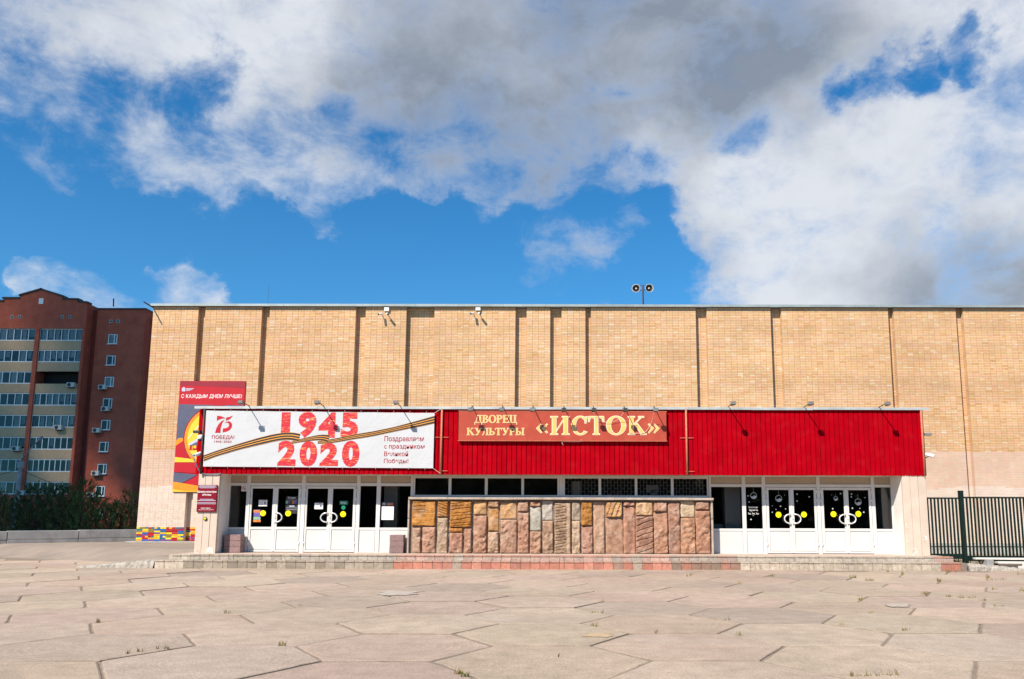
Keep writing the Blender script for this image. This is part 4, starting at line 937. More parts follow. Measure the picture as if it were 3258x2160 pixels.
# ---- maroon plaque and push button on the left pier
YQ = YF-.03
q0, q1 = at(624.5, 1628, YQ), at(691, 1543, YQ)
plq = empty('plaque', (q0.x, YQ, q0.z), 'maroon opening-hours plaque with white lettering on the left pier', 'plaque')
MB().bbox(q0.x, q1.x, YQ, YF+.018, q0.z, q1.z, .004).build('plate', 'plaque', plq)
zq = lambda x, y: (610+x/11.2, 1530+y/11.2)
YQt = YQ-.003
for body, x0, x1, y0, y1, b in (('Дворец культуры', 200, 882, 345, 430, .02), ('«Исток»', 368, 700, 455, 525, .02), ('График работы:', 322, 676, 945, 992, .015), ('ежедневно с 9:00 до 22:00', 232, 770, 1008, 1044, .005)):
    text_px(body, *zq(x0, 0)[:1], zq(x1, 0)[0], zq(0, y0)[1], zq(0, y1)[1], YQt, 'white', plq, b)
for x0, x1, y0, y1 in ((262, 852, 168, 188), (232, 885, 208, 222), (285, 820, 240, 254), (285, 772, 644, 662), (200, 852, 688, 708), (190, 850, 764, 778), (180, 865, 806, 822)):
    e0, e1 = at(*zq(x0, y1), YQt), at(*zq(x1, y0), YQt); MB().box(e0.x, e1.x, YQt, YQt+.002, e0.z, e1.z).build('printed_line', 'pgrey', plq)
c = at(654, 1650.5, YF+.02)
bt_ = empty('push_button', c, 'round yellow push button in black ring on the left pier', 'button')
MB().lathe(c, (0, -1, 0), [(-.01, .055), (.03, .055), (.03, .036)], 18).build('housing', 'black', bt_, smooth=False)
MB().lathe(c, (0, -1, 0), [(.02, .036), (.045, .034), (.05, .001)], 18).build('cap', 'yellow', bt_, smooth=True)

# ---- tall poster on the hall wall
YPo = YW-.05
p0, p1 = at(545.5, 1565, YPo), at(781, 1212, YPo)
X0, X1, Z0, Z1 = at(560, 1400, YPo).x, p1.x, p0.z, p1.z
post = empty('poster', (X0, YPo, Z0), 'tall red, slate and yellow poster with white slogan on brick wall behind entrance', 'poster')
MB().box(X0, X1, YPo, YW-.012, Z0, Z1).build('sheet', 'pred', post)
def clipx(pts): return [(min(max(x, X0+.01), X1-.01), min(max(z, Z0+.01), Z1-.01)) for x, z in pts]
zp = lambda x, y: (530+x/5.407, 1290+y/5.407); zt = lambda x, y: (540+x/9.096, 1190+y/9.096)
def layer(pts, zf, k, m, name='printed_shape'):
    Y = YPo-.003*k; MB().prism(clipx(poly_px([zf(*p) for p in pts], Y)), Y, Y+.002).build(name, m, post)
layer([(270, 190), (2215, 190), (2200, 400), (270, 325)], zt, 1, 'pdark')
layer([(240, 870), (1500, 900), (2200, 905), (2200, 1500), (200, 1800)], zt, 1, 'pblue')
layer([(120, 0), (800, 0), (800, 600), (120, 690)], zp, 2, 'pblue')
cc0 = at(688, 1385, YPo)
for k, (m, r) in enumerate((('pdark', 1.46), ('porange', 1.40), ('pyellow', 1.27))):
    Y = YPo-.003*(3.3+k*.3); MB().prism(clipx(ellipse(cc0.x, cc0.z-.10, r, r, 40)), Y, Y+.002).build('printed_disc', m, post)
layer([(140, 690), (160, 600), (210, 560), (260, 555), (290, 580), (295, 600)], zp, 3, 'porange')
layer([(140, 690), (295, 600), (330, 720), (400, 860), (480, 930), (130, 890)], zp, 3, 'pred')
layer([(115, 885), (420, 918), (490, 975), (115, 975)], zp, 6, 'pyellow')
layer([(110, 980), (800, 980), (800, 1180), (100, 1145)], zp, 6, 'pred')
layer([(100, 1150), (530, 1190), (265, 1335), (95, 1308)], zp, 6, 'pblue')
layer([(95, 1310), (265, 1335), (800, 1420), (800, 1560), (85, 1500)], zp, 7, 'porange')
layer([(88, 1440), (300, 1470), (800, 1490), (800, 1600), (80, 1500)], zp, 8, 'pyellow')
layer([(370, 665), (550, 550), (560, 600), (400, 690)], zp, 7, 'pgrey'); layer([(390, 690), (540, 625), (540, 680), (400, 695)], zp, 8, 'pblue')
layer([(400, 690), (540, 680), (530, 765), (390, 765)], zp, 8, 'pred'); layer([(465, 690), (510, 685), (505, 735), (463, 735)], zp, 9, 'pyellow'); layer([(440, 690), (450, 690), (445, 762), (436, 762)], zp, 9, 'pyellow')
layer([(360, 570), (565, 325), (572, 345), (372, 575)], zp, 7, 'cream')
text_px('С КАЖДЫМ ДНЕМ ЛУЧШЕ!', zt(330, 0)[0], zt(2090, 0)[0], zt(0, 585)[1], zt(0, 712)[1], YPo-.004, 'white', post, .005)
layer([(352, 500), (352, 410), (375, 395), (408, 370), (440, 395), (455, 410), (450, 500)], zt, 2, 'pgrey', 'printed_crest')
for y, x1 in ((410, 695), (438, 655), (465, 590)): layer([(475, y), (x1, y), (x1, y+18), (475, y+18)], zt, 2, 'pgrey', 'printed_line')

# ---- floodlights on arms
def lamp(bx, by, L, dz, label, group, dark=False, up=False):
    b = at(bx, by, YF-.02); b.z = ZF1+.05
    t = Vector((b.x, YF-L, b.z+dz))
    o = empty('floodlight', b, label, 'floodlight', group)
    MB().tube([(b.x, YF+.08, b.z+.01), (b.x, YF-.1, b.z+.02), t], .014, 6).build('arm', 'metal_dark', o)
    mb = MB().add([(t.x-.068, t.y-.05, t.z-.06), (t.x+.068, t.y-.05, t.z-.06), (t.x+.068, t.y+.045, t.z-.08), (t.x-.068, t.y+.045, t.z-.10), (t.x-.06, t.y-.06, t.z+.02), (t.x+.06, t.y-.06, t.z+.02), (t.x+.06, t.y+.05, t.z+.0), (t.x-.06, t.y+.05, t.z+.0)],
             [(0, 3, 2, 1), (4, 5, 6, 7), (0, 1, 5, 4), (1, 2, 6, 5), (2, 3, 7, 6), (3, 0, 4, 7)]); mb.build('housing', 'metal_dark' if dark else 'metal_grey', o)
    MB().box(t.x-.072, t.x+.072, t.y-.056, t.y+.05, t.z-.074, t.z-.066).build('rim', 'metal_dark', o)
    MB().tube([(t.x-.09, t.y, t.z-.05), (t.x-.09, t.y+.01, t.z+.03), (t.x+.09, t.y+.01, t.z+.03), (t.x+.09, t.y, t.z-.05)], .007, 5).build('bracket', 'metal_dark', o)
ORD = ('first', 'second', 'third', 'fourth', 'fifth', 'sixth', 'seventh')
for i, (x, y) in enumerate(((793, 1293), (1030, 1296), (1274, 1296))):
    lamp(x, y, .72, .06, 'floodlight on thin arm, %s from left above the white banner' % ORD[i], 'floodlights over the fascia')
for i, x in enumerate((1503.6, 1599.8, 1696, 1793.7, 1887, 1984.6, 2079.3)):
    lamp(x, 1300, .56, -.13, '%s floodlight, %s from left above the terracotta sign' % ('dark' if i in (3, 4, 5) else 'grey', ORD[i]), 'floodlights over the fascia', i in (3, 4, 5))
for i, (x, y) in enumerate(((2317, 1300), (2558, 1299), (2795, 1297))):
    lamp(x, y, .72, .06, 'floodlight on thin arm, %s from left above the bare right fascia' % ORD[i], 'floodlights over the fascia')

# ---- cables
def cable(pts, r, m, label): 
    P = []
    for i in range(len(pts)-1):
        p0, p1, p2, p3 = [Vector(pts[max(0, min(len(pts)-1, i+k))]) for k in (-1, 0, 1, 2)]
        for t in [j/6 for j in range(6)]:
            P.append(.5*((2*p1)+(p2-p0)*t+(2*p0-5*p1+4*p2-p3)*t*t+(3*p1-p0-3*p2+p3)*t**3))
    P.append(Vector(pts[-1])); MB().tube(P, r, 6).build('cable', m, None, True, origin=pts[0], label=label, cat='cable')
A_ = lambda x, y, Y: at(x, y, Y)
cable([A_(607, 1443, YF-.1), A_(616, 1455, YF-.12), A_(622, 1472, YF-.1), A_(636, 1500, YF-.06), A_(650, 1508, YF-.02), A_(690, 1508, YF-.02), A_(704, 1506, YF)], .016, 'cable_b', 'blue-grey cable looping under the left end of the red fascia')
cable([A_(2080, 1312, YSg-.3), A_(2072, 1345, YSg-.06), A_(2050, 1375, YSg-.04), A_(2000, 1378, YSg-.03)], .006, 'cable_w', 'thin pale cable dangling over the last letters of the sign')
cable([A_(1887, 1312, YSg-.25), A_(1905, 1335, YSg-.08), A_(1935, 1343, YSg-.06), A_(1965, 1335, YSg-.08), A_(1984, 1312, YSg-.25)], .006, 'cable_w', 'thin pale cable drooping between two floodlights over the sign')
cable([A_(1792, 1416, YSg+.05), A_(1792, 1405, YSg+.02), A_(1845, 1405, YSg+.02), A_(1850, 1398, YSg-.02)], .009, 'cable_w', 'short pale wire hanging below the middle of the sign')
cable([A_(2872, 1511, YF+.1), A_(2895, 1518, YF+.05), A_(2920, 1512, YF+.06)], .018, 'cable_b', 'coiled grey cable under the right end of the red fascia')
cable([A_(1790, 1513, YF+.2), A_(1800, 1519, YF+.2), A_(1818, 1512, YF+.2)], .01, 'cable_w', 'white cable loop under the middle of the fascia')

# ---- cameras
def bullet(p, d, label, arm, m='white'):
    p = Vector(p); d = Vector(d).normalized(); o = empty('security_camera', p, label, 'camera')
    MB().lathe(p, d, [(-.12, .001), (-.12, .05), (.13, .055), (.13, .04), (.12, .001)], 14).build('body', m, o, smooth=False)
    MB().lathe(p, d, [(.118, .036), (.132, .036), (.134, .001)], 12).build('lens', 'black', o)
    MB().tube([p+Vector((0, 0, -.03)), Vector(arm)], .014, 6).build('arm', m, o)
bullet(A_(628, 1445, YF-.12), (-.35, -.8, -.35), 'white bullet camera at the lower left end of the fascia', (XL-.06, YF+.1, A_(628, 1445, YF).z-.05))
bullet(A_(2958, 1448, YF-.06), (.8, -.5, -.25), 'white bullet camera at the right end of the fascia', (XR+.03, YF+.2, A_(2958, 1448, YF).z-.08))
p = A_(637, 1392, YF-.02)
o = empty('dome_camera', p, 'white dome camera on the upper left end of the fascia', 'camera')
MB().lathe(p+Vector((0, 0, .08)), (0, 0, -1), [(0, .001), (.0, .05), (.03, .085), (.12, .085), (.14, .06)], 16).build('housing', 'white', o, smooth=True)
MB().lathe(p+Vector((0, 0, -.05)), (0, 0, -1), [(0, .07), (.05, .05), (.07, .001)], 14).build('dome', 'black', o, smooth=True); MB().box(p.x-.02, p.x+.1, YF-.03, YF+.15, p.z+.06, p.z+.09).build('arm', 'white', o)
for px, py, lab in ((627, 1374, 'small dark lamp box on the left end of the fascia'), (2951, 1382, 'small grey lamp box on the right end of the fascia')):
    p = A_(px, py, YF+.1); s = -1 if px < 1000 else 1
    o = empty('lamp_box', p, lab, 'lamp'); MB().bbox(p.x-.11, p.x+.11, p.y-.06, p.y+.06, p.z-.035, p.z+.045, .01).build('housing', 'metal_dark' if s < 0 else 'metal_grey', o); MB().box(min(p.x, p.x-s*.25), max(p.x, p.x-s*.25), p.y+.03, p.y+.06, p.z-.01, p.z+.02).build('arm', 'metal_dark', o)
def camera_pair(px, py, lab):
    p = A_(px, py, YW-.1); o = empty('camera_cluster', p, lab, 'camera')
    MB().bbox(p.x-.11, p.x+.11, YW-.11, YW-.012, p.z-.09, p.z+.09, .01).build('junction_box', 'white', o)
    for s in (-1, 1):
        q = Vector((p.x+s*.16-.08, YW-.28, p.z-.28)); MB().lathe(q, (s*.5, -1, -.35), [(-.10, .001), (-.10, .05), (.12, .055), (.12, .04), (.11, .001)], 12).build('camera_body', 'white', o)
        MB().lathe(q, (s*.5, -1, -.35), [(.10, .045), (.125, .045), (.127, .001)], 12).build('lens', 'black', o)
        MB().tube([q, (q.x-s*.02, YW-.02, q.z+.05)], .016, 6).build('arm', 'white', o)
    MB().tube([(p.x, YW-.05, p.z+.09), (p.x-.06, YW-.06, p.z+.25), (p.x-.02, YW-.05, ZW1)], .010, 6).build('conduit', 'rust', o)
camera_pair(1230, 983, 'white camera pair with junction box under roof edge, left one'); camera_pair(1521, 981, 'white camera pair with junction box under roof edge, right one')
# corner bracket rod of the roof at the far left
MB().tube([(-18.3, YW+.05, ZW1-.04), (-18.35, YW-.75, ZW1+.02)], .03, 8).build('roof_bracket', 'metal_dark', None, origin=(-18.3, YW, ZW1), label='grey stub rod projecting from the roof corner at far left', cat='bracket')
# ---- horn loudspeakers on the roof
ph = at(2046.4, 960, 36.2); hp = empty('horn_loudspeaker', (ph.x, 36.2, ZW1+.1), 'pair of grey horn loudspeakers on rusty pole above roof edge', 'loudspeaker')
zt_ = at(2046.4, 907, 36.2).z
MB().tube([(ph.x, 36.2, ZW1+.0), (ph.x, 36.2, zt_)], .034, 8).build('pole', 'rustdark', hp, smooth=True)
for px, py, dx in ((2023.8, 917.5, -.22), (2065.6, 916.8, .16)):
    c = at(px, py, 36.05); ax = Vector((dx, -1, -.02)).normalized()
    MB().lathe(c, ax, [(-.34, .05), (-.26, .055), (-.16, .075), (-.06, .125), (.02, .185), (.035, .195), (.035, .182), (.01, .172)], 26).build('horn', 'horn', hp, smooth=True)
    MB().lathe(c, ax, [(.012, .176), (-.06, .115), (-.15, .066), (-.2, .05), (-.2, .001)], 26).build('horn_throat', 'horn_in', hp, smooth=True)
    MB().lathe(c, ax, [(-.2, .042), (-.02, .042), (.0, .03), (.005, .001)], 16).build('horn_driver', 'horn', hp, smooth=True)
    MB().tube([c-ax*.3, (ph.x, 36.2, c.z-.05)], .014, 6).build('clamp', 'rustdark', hp); MB().tube([c+Vector((0, .05, .16)), (ph.x, 36.2, zt_-.02)], .008, 6).build('stay', 'rustdark', hp)
pa = at(855, 968, 35.6)
MB().tube([(pa.x, 35.5, ZW1+.08), (pa.x, 35.5, ZW1+1.1)], .006, 6).build('rod', 'metal_dark', None, origin=(pa.x, 35.5, ZW1+.1), label='thin vertical rod on the roof edge at left', cat='rod')

# ================================================================== THINGS ON THE GROUND
gb = MB().bbox(-.5, .5, -.5, .5, -.5, .5, .02).mesh('granite_block'); gb.materials.append(M['granite'])
for (px0, px1, side, Yb) in ((z3(40, 0)[0], z3(232, 0)[0], 'left', 25.42), (z3(1960, 0)[0], z3(2120, 0)[0], 'right', 25.42)):
    for k in range(3):
        a = at(px0, 1740, Yb).x; b = at(px1, 1740, Yb).x; h = .188; j = rnd.uniform(-.012, .012)
        o = put('granite_block', gb, ((a+b)/2+j, Yb+.17, ZL+.006+h*(k+.5)), None, label='%s reddish granite block of the stack by the %s' % (('lowest', 'middle', 'topmost')[k], 'left pier' if side == 'left' else 'stone wall'), cat='stone block', group='granite blocks stacked at the doors')
        o.scale = (b-a, .34, h-.006); o.rotation_euler = (0, 0, rnd.uniform(-.02, .02))
# ---- fence on the right
YFe = 25.2
fe = empty('fence', (11.6, YFe, .3), 'dark green vertical-bar metal fence right of the entrance block', 'fence')
ztop, zbot = 2.16, .40
for x0, x1, zt2, zb2 in ((11.6, 12.63, 2.155, .42), (12.77, 20., 2.175, .36)):
    MB().box(x0, x1, YFe-.03, YFe+.03, zt2-.05, zt2).build('top_rail', 'green', fe); MB().box(x0, x1, YFe-.03, YFe+.03, zb2-.16, zb2).build('bottom_rail', 'green', fe)
    MB().box(x0, x1, YFe-.02, YFe+.02, .62, .65).build('middle_rail', 'green', fe)
bm_ = MB().box(-.022, .022, -.022, .022, 0, 1).mesh('bar'); bm_.materials.append(M['green'])
x = 11.645
while x < 19.9:
    if not 12.62 < x < 12.79:
        z0, z1 = (.40, 2.12) if x < 12.7 else (.34, 2.14)
        o = put('bar', bm_, (x, YFe, z0), None); o.scale = (1, 1, z1-z0); adopt(o, fe)
    x += .1115
MB().box(12.635, 12.755, YFe-.07, YFe+.05, -.05, 2.345).box(12.627, 12.763, YFe-.08, YFe+.06, 2.345, 2.365).build('post', 'green', fe)
for xx in (11.62, 16.6): MB().box(xx-.03, xx+.03, YFe-.03, YFe+.03, -.05, .3).build('support', 'green', fe)
# ---- boards lying in front of the fence, kerb end, pillar
def board(x0, y0, x1, y1, z, w, t, label):
    d = Vector((x1-x0, y1-y0, 0)); L = d.length; a = math.atan2(d.y, d.x)
    o = MB().bbox(-L/2, L/2, -w/2, w/2, -t/2, t/2, .004).build('board', 'board', None, label=label, cat='board', group='boards lying by the fence'); o.location = ((x0+x1)/2, (y0+y1)/2, z); o.rotation_euler = (0, 0, a)
board(12.75, 24.75, 15.6, 24.45, .30, .22, .05, 'upper whitewashed board lying by the fence foot')
board(13.3, 24.55, 16.6, 24.2, .195, .26, .05, 'lower whitewashed board lying by the fence foot')
box('support_block', 'conc', (13.0, 13.2, 24.5, 24.8, -.06, .27), label='concrete block propping the boards by the green fence', cat='block')
box('support_block', 'conc', (15.0, 15.2, 24.25, 24.6, -.06, .168), label='concrete block under the far end of the boards', cat='block')
rubble_run('broken_kerb', (12.08, 23.97, 0), (13.7, 23.97, 0), .21, .05, .5, None, 9, label='broken pale kerb end with rubble right of the steps', cat='kerb')
pil = empty('granite_pillar', (14.42, 23.9, 0), 'brown granite pillar on stepped white stone base at right edge', 'pillar')
MB().bbox(13.86, 14.98, 23.4, 24.4, -.06, .10, .01).build('lower_base', 'plaster_white', pil); MB().bbox(13.94, 14.9, 23.5, 24.3, .101, .17, .01).build('upper_base', 'plaster_white', pil); MB().bbox(14.14, 14.7, 23.62, 24.18, .171, .98, .012).build('shaft', 'granite', pil)
# ---- low concrete wall on the left
lw0, lw1 = Vector((-18.5, 36.2, .3)), Vector((-36, 21.5, .12))
lwe = empty('low_wall', lw0, 'low grey concrete retaining wall with recessed joint, left of the hall', 'wall')
d = (lw1-lw0); Ls = 2.4; n = int(d.length/Ls); ang = math.atan2(d.y, d.x)
for i in range(n):
    c = lw0.lerp(lw1, (i+.5)/n); L = d.length/n
    for z0, z1, dep, nm in ((-.5, .26, .02, 'lower_block'), (.275, .62, 0., 'coping_block')):
        o = MB().bbox(-L/2+.008, L/2-.008, -.2, .2, z0, z1, .012).build(nm, 'conc', None); o.location = (c.x, c.y, c.z); o.rotation_euler = (0, 0, ang+math.pi+rnd.uniform(-.006, .006)); adopt_m = o.matrix_basis.copy(); adopt(o, lwe)
# ---- weeds in the joints
def weeds():
    r = random.Random(4); mb = MB()
    spots = []
    for px, py, sp, nn in ((672, 604, 10, 26), (870, 826, 8, 8), (960, 812, 22, 16), (1110, 793, 40, 18), (1925, 765, 25, 20), (1555, 540, 20, 14), (2050, 490, 8, 10)): spots.append((px/2.15, 1700+py/2.15, sp/2.15, nn))
    for px, py, sp, nn in ((905, 880, 25, 26), (945, 898, 22, 20), (1755, 578, 22, 16), (1775, 492, 45, 16), (2145, 620, 8, 12), (1810, 424, 8, 8), (560, 430, 10, 8), (1530, 770, 5, 3)): spots.append((1000+px/1.9708, 1700+py/1.9708, sp/1.97, nn))
    for px, py, sp, nn in ((1480, 240, 8, 16), (1575, 258, 8, 16), (1895, 243, 38, 34), (1810, 302, 14, 26), (2130, 278, 12, 30), (2200, 294, 60, 22), (1255, 280, 22, 26), (1360, 300, 28, 24), (720, 272, 28, 20), (2100, 430, 22, 18), (1990, 412, 70, 30), (1880, 404, 20, 16), (1305, 425, 14, 16), (2200, 470, 30, 14), (1720, 392, 26, 16), (1340, 925, 110, 26), (1500, 920, 60, 12), (440, 558, 20, 14), (1600, 630, 25, 16), (515, 658, 14, 10), (890, 222, 10, 14), (190, 268, 22, 8), (515, 322, 12, 8), (2175, 360, 20, 8), (2345, 370, 20, 8), (2350, 258, 40, 14), (1180, 590, 12, 8), (1360, 512, 25, 10)): spots.append((2100+px/2.0423, 1700+py/2.0423, sp/2.04, nn))
    for px, py, sp, nn in spots:
        for _ in range(nn):
            g = atg(px+r.uniform(-sp, sp), py+r.uniform(-2, 2)*.6+4, -.02); h = r.uniform(.03, .09)*(1+.4*(g.y > 16)); a = r.uniform(0, 6.28); l = r.uniform(.01, .05); w = .006+.003*(g.y > 15)
            ca, sa = math.cos(a), math.sin(a); tip = (g.x+ca*l, g.y+sa*l, g.z+h)
            mb.add([(g.x-sa*w, g.y+ca*w, g.z), (g.x+sa*w, g.y-ca*w, g.z), (g.x+ca*l*.4+sa*w*.7, g.y+sa*l*.4-ca*w*.7, g.z+h*.6), (g.x+ca*l*.4-sa*w*.7, g.y+sa*l*.4+ca*w*.7, g.z+h*.6), tip], [(0, 1, 2, 3), (3, 2, 4)])
    # taller weeds at the fence foot
    for x in (12.55, 12.9, 13.35, 13.8):
        for _ in range(26):
            a = r.uniform(0, 6.28); h = r.uniform(.1, .42); l = r.uniform(.02, .14); gx, gy = x+r.uniform(-.1, .1), 25.5+r.uniform(-.1, .1); ca, sa = math.cos(a), math.sin(a); w = .016
            mb.add([(gx-sa*w, gy+ca*w, -.02), (gx+sa*w, gy-ca*w, -.02), (gx+ca*l*.4+sa*w, gy+sa*l*.4-ca*w, h*.6), (gx+ca*l*.4-sa*w, gy+sa*l*.4+ca*w, h*.6), (gx+ca*l, gy+sa*l, h)], [(0, 1, 2, 3), (3, 2, 4)])
    mb.build('weeds', 'grass', None, label='small weeds and grass tufts growing in the paving joints', cat='weeds', kind='stuff')
weeds()

# ================================================================== BACKGROUND LEFT
YA = 105.
apt = empty('apartment_building', (-62, YA, 0), 'nine-storey red brick apartment block with buff balcony bands behind the pines', 'building')
pa = lambda x, y, Y=YA: at(x, y, Y)
xr = pa(281, 985).x
Zt = pa(280, 966).z
# left section with stepped gable
def axz(x, y): p = pa(x, y); return (p.x, p.z)
prof = [axz(-260, 961), axz(0, 961), axz(15.6, 961), axz(15.6, 952), axz(66, 952), axz(68, 943.5), axz(135, 923.4), axz(206, 947), axz(208, 955), axz(254, 956), axz(255, 963.5), (xr, Zt)]
prof = [(min(x, xr), z) for x, z in prof]
zl0 = pa(100, 1046).z                                      # top of the highest loggia row
STO = pa(100, 1046).z-pa(100, 1113.8).z
xlg = pa(118, 1046).x, pa(131, 1046).x, pa(266, 1046).x    # pier between loggias: left, right edge; right end of right loggia
MB().prism([(prof[0][0], zl0)]+prof+[(xr, zl0)], YA-.3, YA+8).build('gable_wall', 'aptred', apt)
for x, z in ((prof[6][0], 0), ): pass
mb = MB()
for (a, b) in zip(prof[:-1], prof[1:]):
    if abs(b[0]-a[0]) < .05: continue
    mb.add([(a[0]-.1, YA-.45, a[1]), (b[0]+.1, YA-.45, b[1]), (b[0]+.1, YA-.45, b[1]+.22), (a[0]-.1, YA-.45, a[1]+.22), (a[0]-.1, YA+.6, a[1]), (b[0]+.1, YA+.6, b[1]), (b[0]+.1, YA+.6, b[1]+.22), (a[0]-.1, YA+.6, a[1]+.22)], [(0, 1, 2, 3), (3, 2, 6, 7), (4, 7, 6, 5), (0, 4, 5, 1), (1, 5, 6, 2), (0, 3, 7, 4)])
mb.build('coping', 'metal_dark', apt)
h0, h1 = pa(128, 969), pa(144, 951); MB().box(h0.x, h1.x, YA-.36, YA-.31, h0.z, h1.z).build('attic_opening', 'aptframe', apt)
for x0 in (38, 62, 197, 221):
    a, b = pa(x0, 1015), pa(x0+11, 1004.5); MB().box(a.x, b.x, YA-.33, YA-.305, a.z, b.z).build('vent', 'metal_grey', apt); MB().box(a.x+.12, b.x-.12, YA-.35, YA-.331, a.z+.1, b.z-.12).build('vent_hole', 'metal_dark', apt)
box('body', 'aptroom', (prof[0][0], xr-.02, YA+1.6, YA+8, -1, zl0), apt)
box('pier', 'aptred', (xlg[0], xlg[1], YA-.32, YA+1.6, -1, zl0-.01), apt); box('pier', 'aptred', (xlg[2]+.06, xr, YA-.31, YA+1.6, -1, zl0-.01), apt)
NF = 8; curt = random.Random(9)
def loggia(x0, x1, zt, h, np_, kind):
    p = empty('loggia_window', ((x0+x1)/2, YA, zt-h), parent=apt)
    fr = MB(); t = .045
    fr.box(x0, x1, YA-.12, YA-.04, zt-h, zt-h+.12).box(x0, x1, YA-.12, YA-.04, zt-.09, zt)
    w = (x1-x0)/np_
    for i in range(np_+1): fr.box(max(x0, x0+i*w-t), min(x1, x0+i*w+t), YA-.118, YA-.042, zt-h+.121, zt-.091)
    fr.build('frame', 'aptframe', p)
    for i in range(np_):
        MB().box(x0+i*w+t, x0+(i+1)*w-t, YA-.09, YA-.07, zt-h+.12, zt-.09).build('pane', 'glass_apt', p)
        if curt.random() < kind: MB().box(x0+i*w+t, x0+i*w+t+(w-2*t)*curt.uniform(.5, 1), YA+.1, YA+.12, zt-h+.12+(curt.random() < .4)*curt.uniform(0, .6), zt-.1).build('curtain', 'curtain', p)
for f in range(NF):
    zt = zl0-f*STO-.02; hw = STO*.56
    for side, (x0, x1) in enumerate(((prof[0][0], xlg[0]-.02), (xlg[1]+.02, xlg[2]+.04))):
        zb_ = zt-STO+.03
        box('balcony_band', 'aptbeige' if f < NF-1 else 'aptred', (x0, x1, YA-.16, YA+.1, zb_, zt-hw), apt)
        box('ceiling_slab', 'aptroom', (x0, x1, YA-.02, YA+1.6, zb_-.02, zb_+.06), apt)
        if f == 2 and side == 1: continue
        if side == 0: loggia(x1-5.9, x1, zt, hw, 6, (.9, .85, .5, .25, .5, .5, .15, .4)[f]); loggia(x0, x1-6.0, zt, hw, 4, .4)
        else: loggia(x0, x1, zt, hw, (6, 7, 0, 7, 6, 7, 8, 6)[f], (.95, .95, 0, .8, .9, .3, .25, .3)[f])
zg = zl0-NF*STO
box('ground_floor_wall', 'aptred', (prof[0][0], xr, YA-.2, YA+1.7, -1.5, zg-.02), apt)
# right section, set back, with single windows
x2a, x2b = pa(298, 985).x, pa(452, 978).x; zt2 = pa(400, 979).z; YB2 = YA+1.0
box('recess_wall', 'aptred_shaded', (xr-.01, x2a+.05, YA+1.3, YA+8, -1.5, zt2-.05), apt)
box('stair_wall', 'aptred', (x2a, x2b, YB2, YA+9, -1.5, zt2), apt); box('stair_coping', 'metal_dark', (x2a-.1, x2b+.1, YB2-.15, YA+9, zt2+.01, zt2+.2), apt)
x3 = pa(500, 985).x; box('end_wall', 'aptred_shaded', (x2b+.005, x3, YB2+2.2, YA+12, -1.5, zt2-.9), apt); box('end_coping', 'metal_dark', (x2b+.12, x3+.3, YB2+2.05, YA+12, zt2-.88, zt2-.72), apt)
for x0 in (347, 370): a, b = at(x0, 1027.5, YB2), at(x0+12, 1017, YB2); MB().box(a.x, b.x, YB2-.03, YB2-.005, a.z, b.z).build('vent', 'metal_grey', apt); MB().box(a.x+.14, b.x-.14, YB2-.05, YB2-.031, a.z+.12, b.z-.12).build('vent_hole', 'metal_dark', apt)
wx = at(343.6, 1064, YB2).x+.12; ww = 1.22; wz = at(350, 1064, YB2).z
for f in range(NF+1):
    zt = wz-f*STO; p = empty('window', (wx+ww/2, YB2, zt-1.4), parent=apt); h = 1.32
    fr = MB().box(wx, wx+.09, YB2-.06, YB2+.0, zt-h, zt).box(wx+ww-.09, wx+ww, YB2-.06, YB2, zt-h, zt).box(wx+.091, wx+ww-.091, YB2-.06, YB2, zt-.09, zt).box(wx+.091, wx+ww-.091, YB2-.06, YB2, zt-h, zt-h+.09).box(wx+ww*.62, wx+ww*.72, YB2-.058, YB2, zt-h+.091, zt-.091); fr.build('frame', 'aptframe', p)
    for a, b in ((wx+.09, wx+ww*.62), (wx+ww*.72, wx+ww-.09)):
        MB().box(a, b, YB2-.04, YB2-.03, zt-h+.09, zt-.09).build('pane', 'glass_apt', p); MB().box(a, b, YB2-.02, YB2-.004, zt-h+.09, zt-.09).build('curtain' if f in (0, 1, 2) else 'dark_room', 'curtain' if f in (0, 2) else 'aptroom', p)
    MB().box(wx-.06, wx+ww+.06, YB2-.2, YB2+.0, zt-h-.07, zt-h-.003).build('sill', 'aptframe', p)
    MB().box(wx-.002, wx+ww+.002, YB2-.012, YB2-.002, zt+.002, zt+.06).build('lintel', 'metal_dark', p)
MB().tube([at(361, 975, YA+3), at(361.5, 950, YA+3)], .09, 6).build('mast', 'metal_dark', None, origin=at(361, 975, YA+3), label='short dark mast on the roof of the apartment block', cat='mast')
